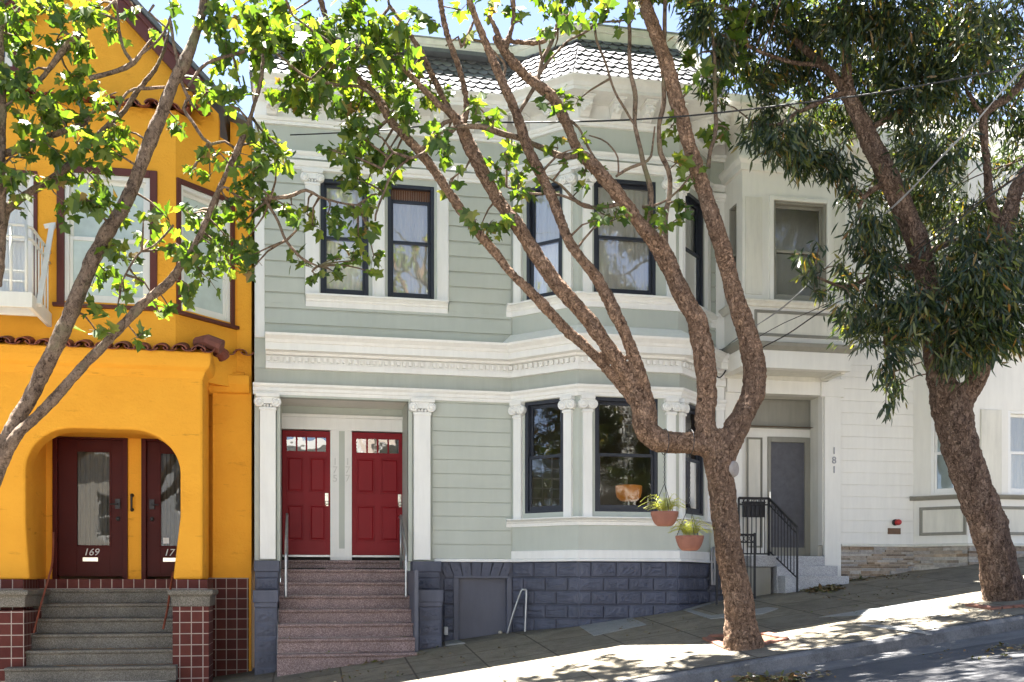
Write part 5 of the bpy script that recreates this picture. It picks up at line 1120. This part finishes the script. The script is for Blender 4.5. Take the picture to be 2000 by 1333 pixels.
# ---- the gum tree at the right
gy_ = -4.0; g0 = gpt(1955, 1182)
T3 = thing('gum_tree', 'dark gum tree with thick leaning trunk and drooping narrow leaves before the white house', 'tree', g0)
t = MB(); an3 = []; Y = gy_
def L3(lst, mb=None, **k): an3.extend(limb(mb or t, lst, **k)[4:])
L3([(1970, 1225, 74, Y), (1966, 1190, 61, Y), (1962, 1165, 53, Y), (1955, 1130, 46, Y), (1940, 1060, 43, Y), (1920, 1000, 43, Y), (1895, 930, 43, Y), (1872, 860, 44, Y), (1858, 800, 46, Y), (1848, 755, 42, Y)], rough=.12)
L3([(1850, 790, 34, Y), (1832, 720, 32, Y), (1822, 650, 30, Y), (1815, 590, 28, Y), (1806, 530, 27, Y), (1790, 470, 27, Y), (1765, 410, 26, Y), (1737, 350, 26, Y), (1708, 295, 24, Y), (1680, 235, 21, Y), (1660, 195, 17, Y), (1640, 165, 12, Y + .1), (1610, 130, 11, Y + .2), (1570, 95, 9, Y + .3), (1520, 50, 7, Y + .4)])
L3([(1665, 205, 14, Y), (1655, 150, 13, Y), (1652, 80, 12, Y), (1650, 0, 10, Y), (1655, -90, 8, Y)])
L3([(1872, 800, 30, Y), (1905, 740, 24, Y - .1), (1925, 690, 24, Y - .2), (1945, 620, 22, Y - .2), (1955, 540, 20, Y - .2), (1965, 450, 18, Y - .2), (1985, 370, 18, Y - .2), (2010, 330, 16, Y - .2), (2050, 250, 12, Y - .2)])
L3([(1962, 470, 12, Y - .2), (1935, 390, 12, Y - .2), (1928, 330, 10, Y - .2), (1922, 260, 10, Y - .2), (1922, 225, 10, Y - .2), (1945, 205, 10, Y - .2), (1975, 185, 11, Y - .2), (2005, 150, 11, Y - .2), (2040, 80, 8, Y - .2)])
L3([(1922, 230, 7, Y - .2), (1905, 205, 6, Y - .2), (1885, 170, 5, Y - .2)])
tr = t.build('trunk', M['bark_gum'], T3, smooth=True); fuse(tr, .016, .032, .05)
b = MB()
def tl3(*l): L3(list(l), mb=b, seg=6, rough=.12, step=.1, jit=.03)
tl3((1820, 560, 8, Y), (1760, 600, 6, Y), (1730, 660, 5, Y), (1745, 740, 3, Y)); tl3((1800, 520, 8, Y), (1720, 530, 6, Y), (1650, 560, 4, Y), (1590, 540, 3, Y)); tl3((1740, 350, 8, Y), (1680, 400, 5, Y), (1700, 500, 4, Y)); tl3((1650, 180, 7, Y), (1560, 220, 5, Y), (1500, 250, 4, Y), (1470, 240, 3, Y)); tl3((1610, 130, 6, Y), (1540, 120, 5, Y), (1460, 90, 4, Y), (1390, 60, 3, Y)); tl3((1690, 260, 8, Y), (1780, 200, 6, Y), (1860, 150, 5, Y)); tl3((1800, 500, 8, Y), (1870, 470, 7, Y), (1930, 480, 5, Y))
b.build('branches', M['bark_gum'], T3, smooth=True, fix=False)
CL3 = '''1390,35,40 1370,60,28 1440,50,48 1430,110,40 1500,40,55 1550,60,55 1500,120,50 1480,180,34 1540,150,45 1600,50,60 1660,40,60 1720,40,62 1780,40,62 1840,50,62 1900,40,62 1960,50,62 1600,120,50 1700,110,56 1760,120,58 1830,130,58 1900,120,58 1970,120,58 1400,80,34 1390,170,24 1405,200,18 1460,140,30
1480,245,30 1520,275,40 1560,250,44 1600,230,50 1620,300,40 1580,320,34 1470,270,22 1550,310,30 1510,220,34 1720,190,54 1780,220,58 1840,210,58 1900,200,44 1960,200,46 1780,290,54 1830,310,56 1880,290,50 1760,350,46 1690,150,50 1640,250,34 1600,180,44 1800,150,56
1690,390,40 1680,450,34 1710,480,36 1740,430,36 1700,430,34 1660,370,24 1640,330,28 1720,520,30 1850,380,56 1900,400,56 1960,440,56 1840,450,56 1890,480,58 1960,520,58 1830,540,52 1980,320,40 1990,250,36 1820,400,48
1700,560,36 1660,545,26 1665,600,30 1700,630,42 1750,590,46 1780,660,44 1735,700,34 1750,755,26 1730,790,14 1855,620,58 1900,600,60 1960,600,58 1890,680,50 1850,690,36 1930,670,46 1960,660,40 1800,600,52 1770,540,44 1640,560,14 1900,540,58 1720,650,34 1690,670,20
1575,500,18 1590,530,18 1570,540,14 1600,480,10 1590,570,12 1620,570,18 1650,520,16'''
c3 = parse(CL3)
for _ in range(40): c3.append((R.uniform(1430, 2250), R.uniform(-380, -30), R.uniform(50, 75), gy_ + R.uniform(-1.2, 2.6), .5))
for _ in range(34): c3.append((R.uniform(1250, 2150), R.uniform(-420, -60), R.uniform(55, 80), R.uniform(-6.6, -4.6), .45))  # clusters added out of view, streetward, so the road lies in shade
for _ in range(30): c3.append((R.uniform(2010, 2300), R.uniform(0, 700), R.uniform(50, 70), gy_ + R.uniform(-1.4, 1.2), .7))
TL_ = [(1610, 130), (1660, 195), (1708, 295), (1765, 410), (1792, 475), (1930, 370), (1922, 300), (1925, 230), (1975, 185), (2000, 155), (1650, 110)]
TL_ = [(a[0] + (b[0] - a[0]) * q / 4, a[1] + (b[1] - a[1]) * q / 4) for a, b in list(zip(TL_[:4], TL_[1:5])) + list(zip(TL_[5:9], TL_[6:10])) for q in range(5)]
c3 = [c if len(c) > 3 or min(math.hypot(c[0] - a, c[1] - b_) for a, b_ in TL_) > c[2] * 1.15 + 22 else (*c, gy_ + R.uniform(.9, 1.9), .9) for c in c3]
c3 = [c if len(c) > 3 else (*c, gy_ - R.uniform(.3, 1.2) if 1740 < c[0] < 1990 and 420 < c[1] < 730 else gy_ + R.uniform(-.9, .9), 1.0 if c[2] > 24 else .6) for c in c3]
crown(c3, an3, T3, 'bark_gum', 'gum', 'gum', 340, .155, .9, lambda px, py: gy_, .006)

# ---- brick edging of the tree pits
def brick(A, B, label, grp, cat='brick', hh=.04, w=.10):
    fc = Face(A, B); m = MB(); m.box(fc, .006, fc.L - .006, -w, 0, 0, hh)
    zs = lambda x, y: gz(x, y)
    m.v = [(x, y, z + gz(x, y) - .012) for x, y, z in m.v]; o = m.build('edging_brick', M['brick'], None, bevel=.008); tag(o, label, cat, grp)
def brick_run(pts, lab, grp, n):
    pts = [gpt(*p)[:2] for p in pts]
    for (a, b), k in zip(zip(pts, pts[1:]), n):
        for i in range(k):
            q = lambda t: (a[0] + (b[0] - a[0]) * t, a[1] + (b[1] - a[1]) * t)
            brick(q(i / k), q((i + 1) / k), lab, grp)
brick_run([(1371, 1249), (1412, 1268), (1485, 1262), (1543, 1250)], 'red brick in the front edging of the pit round the middle plane tree', 'bricks edging the plane tree pit', (2, 3, 3))
brick_run([(1540, 1247), (1500, 1238), (1385, 1243)], 'red brick in the rear edging of the pit behind the middle plane tree', 'bricks behind the plane tree pit', (2, 3))
brick_run([(1884, 1184), (1935, 1192), (2003, 1186)], 'worn red brick edging the pit at the foot of the dark gum tree', 'bricks edging the gum tree pit', (2, 3))
m = MB(); v = [gpt(*p) for p in ((1372, 1249), (1412, 1267), (1485, 1261), (1541, 1250), (1500, 1239), (1390, 1243))]; m.add([(x, y, gz(x, y) + .005) for x, y, z in v], [tuple(range(6))]); struct(m.build('soil', M['wood']))

# ---- hanging planters
def planter(px, rim, wpx, base, top, ring, label):
    y = TY - .02; k = scl(px, y); c = PT(px, rim, y); r = wpx / 2 * k; h = (base - rim) * k
    H = thing('hanging_planter', label, 'planter', (c[0], c[1], c[2] - h), 'terracotta pots hanging from the plane tree')
    m = MB(); pr = [(r * .45, -h), (r * .56, -h * .97), (r * .70, -h * .85), (r * .83, -h * .64), (r * .93, -h * .38), (r * .98, -.035), (r * 1.0, -.03), (r * 1.0, 0), (r * .93, 0), (r * .9, -.05), (.01, -.05)]
    m.lathe(c, pr, 36); m.build('pot', M['pot'], H, smooth=False, bevel=0)
    j = PT(px, ring, y); ht = PT(px, top, y); m = MB()
    for q in range(3): a = q * 2 * pi / 3 + .5; m.tube([(c[0] + r * .95 * cos(a), c[1] + r * .95 * sin(a), c[2] - .01), j], .004, 5)
    z = j[2]; i = 0
    while z < ht[2]:
        a = (pi / 2) * (i % 2); e = []
        for q in range(9): t = 2 * pi * q / 8; e.append((j[0] + .008 * cos(t) * cos(a), j[1] + .008 * cos(t) * sin(a), z + .018 + .018 * sin(t)))
        m.tube(e, .004, 4); z += .03; i += 1
    loop = [(ht[0], y + .15 * cos(t), ht[2] + .15 + .15 * sin(t) * 1.03) for t in [2 * pi * q / 20 - pi / 2 for q in range(21)]]; m.tube(loop, .005, 5)
    m.build('hanger', M['iron'], H)
    V = MB()
    for q in range(64):
        a = R.uniform(0, 2 * pi); Lf = r * R.uniform(.75, 1.5); rise_ = R.uniform(1.0, 3.2); d = Vector((cos(a), sin(a), 0)); p0 = Vector(c) + d * r * R.uniform(.1, .5); pts = []
        for s_ in range(9): t = s_ / 8; pts.append(p0 + d * Lf * t * (.4 + .6 * t) + Vector((0, 0, Lf * (rise_ * t - .85 * rise_ * t * t * .9 - .1 * t * t))))
        V.tube(pts, .0018, 4)
        sd = d.cross(Vector((0, 0, 1)))
        for s_ in range(1, 9):
            for sg in (-1, 1):
                l = (sd * sg + (pts[s_] - pts[s_ - 1]).normalized() * .7 + rv() * .12).normalized(); w_ = .026 * (1.15 - s_ / 9) + .008; nn = Vector((0, 0, 1)); nn = (nn - l * nn.dot(l)).normalized(); bb_ = l.cross(nn)
                p = pts[s_]; V.add([p, p + l * w_ * .5 + bb_ * w_ * .22, p + l * w_ * 1.3, p + l * w_ * .5 - bb_ * w_ * .22], [(0, 1, 2, 3)])
    V.build('fern', M['fern'], H, fix=False)
planter(1298, 1000, 54, 1028, 888, 945, 'terracotta hanging pot of yellow-green fern in front of the window, the higher of two')
planter(1347, 1047, 55, 1076, 888, 985, 'terracotta hanging pot of fern beside the tree trunk, the lower of two')

# ---- overhead lines
def cable(name, pts, r, mat, label, seg=6, strands=0):
    p = spline([PT(*q) for q in pts], .15); m = MB()
    if strands:
        for k in range(strands):
            a0_ = 2 * pi * k / strands; m.tube([(x + r * .8 * cos(a0_ + i * .55), y, z + r * .8 * sin(a0_ + i * .55)) for i, (x, y, z) in enumerate(p)], r * .75, 5)
    else: m.tube(p, r, seg)
    o = m.build(name, M[mat], None, smooth=True); tag(o, label, 'cable', 'overhead cables'); return o
cable('overhead_cable', [(567, 264, -.12), (640, 261, -.6), (763, 253.5, -1.5), (867, 241, -2.4), (896, 237, -2.7), (980, 239.5, -3.2), (1094, 238.5, -3.7), (1208, 235.5, -4.2), (1322, 228.5, -4.6), (1420, 219, -5), (1560, 202, -5.3), (1700, 184, -5.6), (1850, 158, -5.8), (2000, 128, -6), (2200, 85, -6.3)], .010, 'cable', 'long black cable crossing the picture from the sage house cornice to upper right')
cable('overhead_cable', [(1404, 690, -.2), (1430, 668, -.5), (1465, 644, -1.0), (1530, 600, -1.8), (1600, 535, -2.8), (1680, 462, -3.7), (1770, 380, -4.6), (1845, 300, -5.2), (1900, 245, -5.5), (1960, 175, -5.8), (2010, 122, -6), (2080, 40, -6.2)], .0085, 'cable2', 'pale grey twisted cable rising steeply from the house corner in front of the gum tree', strands=2)
cable('overhead_cable', [(1404, 696, -.2), (1440, 683, -.5), (1470, 665, -.8), (1530, 632, -1.3), (1610, 596, -2), (1720, 535, -2.9), (1820, 460, -4.9), (1910, 392, -5.2), (2000, 326, -5.5), (2100, 255, -5.8)], .006, 'cable', 'thin dark cable, upper of the two passing behind the gum foliage')
cable('overhead_cable', [(1408, 702, -.2), (1450, 700, -.5), (1476, 688, -.8), (1495, 676, -1.0), (1540, 652, -1.4), (1610, 605, -2), (1720, 545, -2.9), (1820, 470, -4.85), (1910, 401, -5.15), (2000, 337, -5.45), (2100, 268, -5.75)], .010, 'cable', 'thick black cable, lower of the two passing behind the gum foliage')

# ---- leaf litter
m = MB(); V, Fc = [], []
def litter(px, py, rx, ry, n, s=.05, onto=None):
    for _ in range(n):
        a = R.uniform(0, 2 * pi); q = math.sqrt(R.random()); X0, Y0 = px + rx * q * cos(a), py + ry * q * sin(a)
        if onto is None: x, y, z = gpt(X0, Y0); z += .012
        else: x, y, z = onto(X0, Y0)
        if y < CURB - .02: z = RD(x, y) + .02 + R.uniform(0, .02)
        l = Vector((R.gauss(0, 1), R.gauss(0, 1), R.gauss(0, .25))).normalized(); nn = Vector((R.gauss(0, .3), R.gauss(0, .3), 1)); nn = (nn - l * nn.dot(l)).normalized()
        gum_leaf(V, Fc, Vector((x, y, z)), l, nn, s * R.uniform(.7, 1.6), s * R.uniform(.12, .4), R.uniform(-.3, .3))
for a in ((690, 1292, 60, 10, 70, .09), (580, 1308, 70, 8, 45), (830, 1272, 60, 10, 30), (1000, 1275, 200, 35, 60), (1300, 1230, 120, 20, 40), (1600, 1150, 45, 8, 420, .085), (1650, 1132, 50, 5, 160, .08), (1740, 1128, 70, 4, 90), (1680, 1160, 110, 16, 60), (1440, 1322, 90, 7, 420, .085), (1500, 1308, 70, 8, 200, .08), (1560, 1298, 80, 8, 80, .06), (1760, 1200, 200, 30, 90), (1970, 1246, 40, 6, 70), (700, 1320, 160, 10, 50), (1900, 1262, 100, 12, 30), (1500, 1325, 200, 14, 60), (1240, 1212, 20, 4, 14)): litter(*a)
for px, py, i in ((560, 1235, 5), (770, 1236, 5), (700, 1262, 6), (640, 1265, 6), (790, 1150, 2), (720, 1212, 4)):
    litter(px, py, 12, 1, 5, .05, lambda X0, Y0, i=i: (FX.s(X0) , y0_ - run * i + R.uniform(0, .2), z0_ - rise * i + .012))
m.v, m.f = V, Fc; o = m.build('fallen_leaves', M['litter'], None, fix=False); o['kind'] = 'stuff'; tag(o, 'dry and green leaves fallen along the pavement and gutter', 'leaves')

# ================================================================== ACROSS THE STREET (seen in the window panes)
def across(x0, x1, h, col, label, k):
    zg = gz((x0 + x1) / 2, CURB) - .3; Hs = thing('facing_house', label, 'house', ((x0 + x1) / 2, -24, zg), 'houses seen only in reflections')
    B = Face((x1, -24), (x0, -24)); Lw = x1 - x0; m = MB(); hs = []
    for r in range(2):
        for q in range(3): hs.append((Lw * (q + .28) / 3, Lw * (q + .72) / 3, zg + 1.6 + r * 3.3, zg + 3.4 + r * 3.3))
    wall_panels(m, B, 0, Lw, zg - 1, zg + h, hs); m.box(B, 0, Lw, -8, -7.9, zg - 1, zg + h); m.box(B, 0, .15, -7.9, -.15, zg - 1, zg + h); m.box(B, Lw - .15, Lw, -7.9, -.15, zg - 1, zg + h); m.box(B, .15, Lw - .15, -7.9, -.15, zg + h - .3, zg + h - .1)
    m.build('wall', paint('facing_paint_%d' % k, col, .7, .05), Hs)
    for a in hs: window(B, Hs, *a, mat='white', curtain='sheer')
    m = MB(); m.box(B, -.1, Lw + .1, -.1, .3, zg + h - .02, zg + h + .3); m.build('cornice', M['white'], Hs)
across(-17, -9.2, 8.2, (.7, .66, .58), 'beige two-storey house opposite, seen in the reflections of the window panes', 1)
across(-9, -1.2, 7.6, (.62, .65, .68), 'grey-blue two-storey house opposite, seen in the reflections of the window panes', 2)
across(-1, 7.0, 8.4, (.72, .62, .54), 'rose-beige two-storey house opposite, seen in the reflections of the window panes', 3)
across(7.2, 15, 7.8, (.75, .75, .7), 'off-white two-storey house opposite, seen in the reflections of the window panes', 4)
def copy_tree(root, dx, dy, label):
    r = root.copy(); COL.objects.link(r); x, y, z = root.location; nx, ny = x + dx, y + dy; r.location = (nx, ny, RD(nx, -14.3) + .13); r['label'] = label; r['group'] = 'trees seen only in reflections'
    for ch in root.children: c = ch.copy(); COL.objects.link(c); c.parent = r
    return r
a = copy_tree(T1, -1.6, -15.2, 'forked plane tree across the street, seen only in window reflections'); a.rotation_euler = (0, 0, 2.6)
a = copy_tree(T3, -2.2, -15.0, 'dark gum tree across the street, seen only in window reflections'); a.rotation_euler = (0, 0, .9)
a = copy_tree(T3, -17.6, -.3, 'dark gum tree down the block, seen only in the bay window reflections'); a.location.z = gz(a.location.x, a.location.y); a.rotation_euler = (0, 0, 1.4)
a = copy_tree(T3, 3.4, -16.5, 'second dark gum tree across the street, seen only in window reflections'); a.rotation_euler = (0, 0, 2.2)

# ================================================================== LIGHT, SKY, CAMERA
EL = math.radians(72); AZ = math.atan2(-.42, .9)
sd_ = Vector((sin(AZ) * cos(EL), cos(AZ) * cos(EL), sin(EL)))
ld = bpy.data.lights.new('sun', 'SUN'); ld.energy = 4.6; ld.angle = math.radians(.53); ld.color = (1, .955, .88)
lo_ = bpy.data.objects.new('sun', ld); COL.objects.link(lo_); lo_.rotation_euler = (-sd_).to_track_quat('-Z', 'Y').to_euler(); lo_.location = (0, 0, 30)
W_ = bpy.data.worlds.new('World'); scene.world = W_; W_.use_nodes = True; t = W_.node_tree
sk = t.nodes.new('ShaderNodeTexSky'); sk.sky_type = 'NISHITA'; sk.sun_disc = False; sk.sun_elevation = EL; sk.sun_rotation = AZ; sk.air_density = .45; sk.dust_density = 0; sk.ozone_density = 1.0
bg = t.nodes['Background']; bg.inputs[1].default_value = .055
bw = t.nodes.new('ShaderNodeRGBToBW'); mxs = t.nodes.new('ShaderNodeMix'); mxs.data_type = 'RGBA'; mxs.inputs[0].default_value = .36
t.links.new(sk.outputs[0], bw.inputs[0]); t.links.new(sk.outputs[0], mxs.inputs[6]); t.links.new(bw.outputs[0], mxs.inputs[7]); t.links.new(mxs.outputs[2], bg.inputs[0])
cd = bpy.data.cameras.new('camera'); cam = bpy.data.objects.new('camera', cd); COL.objects.link(cam); scene.camera = cam
cam.location = (CAM[0], CAM[1], 0); cam.rotation_euler = (pi / 2, 0, -PSI)
cd.sensor_fit = 'HORIZONTAL'; cd.sensor_width = 36; cd.lens = 36 * F / 2000; cd.shift_y = (HY - 666.5) / 2000; cd.clip_start = .1; cd.clip_end = 1000
vs_ = scene.view_settings; vs_.view_transform = 'Standard'; vs_.look = 'None'; vs_.gamma = 1; vs_.exposure = 3.71; vs_.use_curve_mapping = False
cy = scene.cycles; cy.use_denoising = True; cy.max_bounces = 7; cy.diffuse_bounces = 4; cy.glossy_bounces = 3; cy.transmission_bounces = 4; cy.transparent_max_bounces = 8; cy.caustics_reflective = False; cy.caustics_refractive = False; cy.sample_clamp_indirect = 8
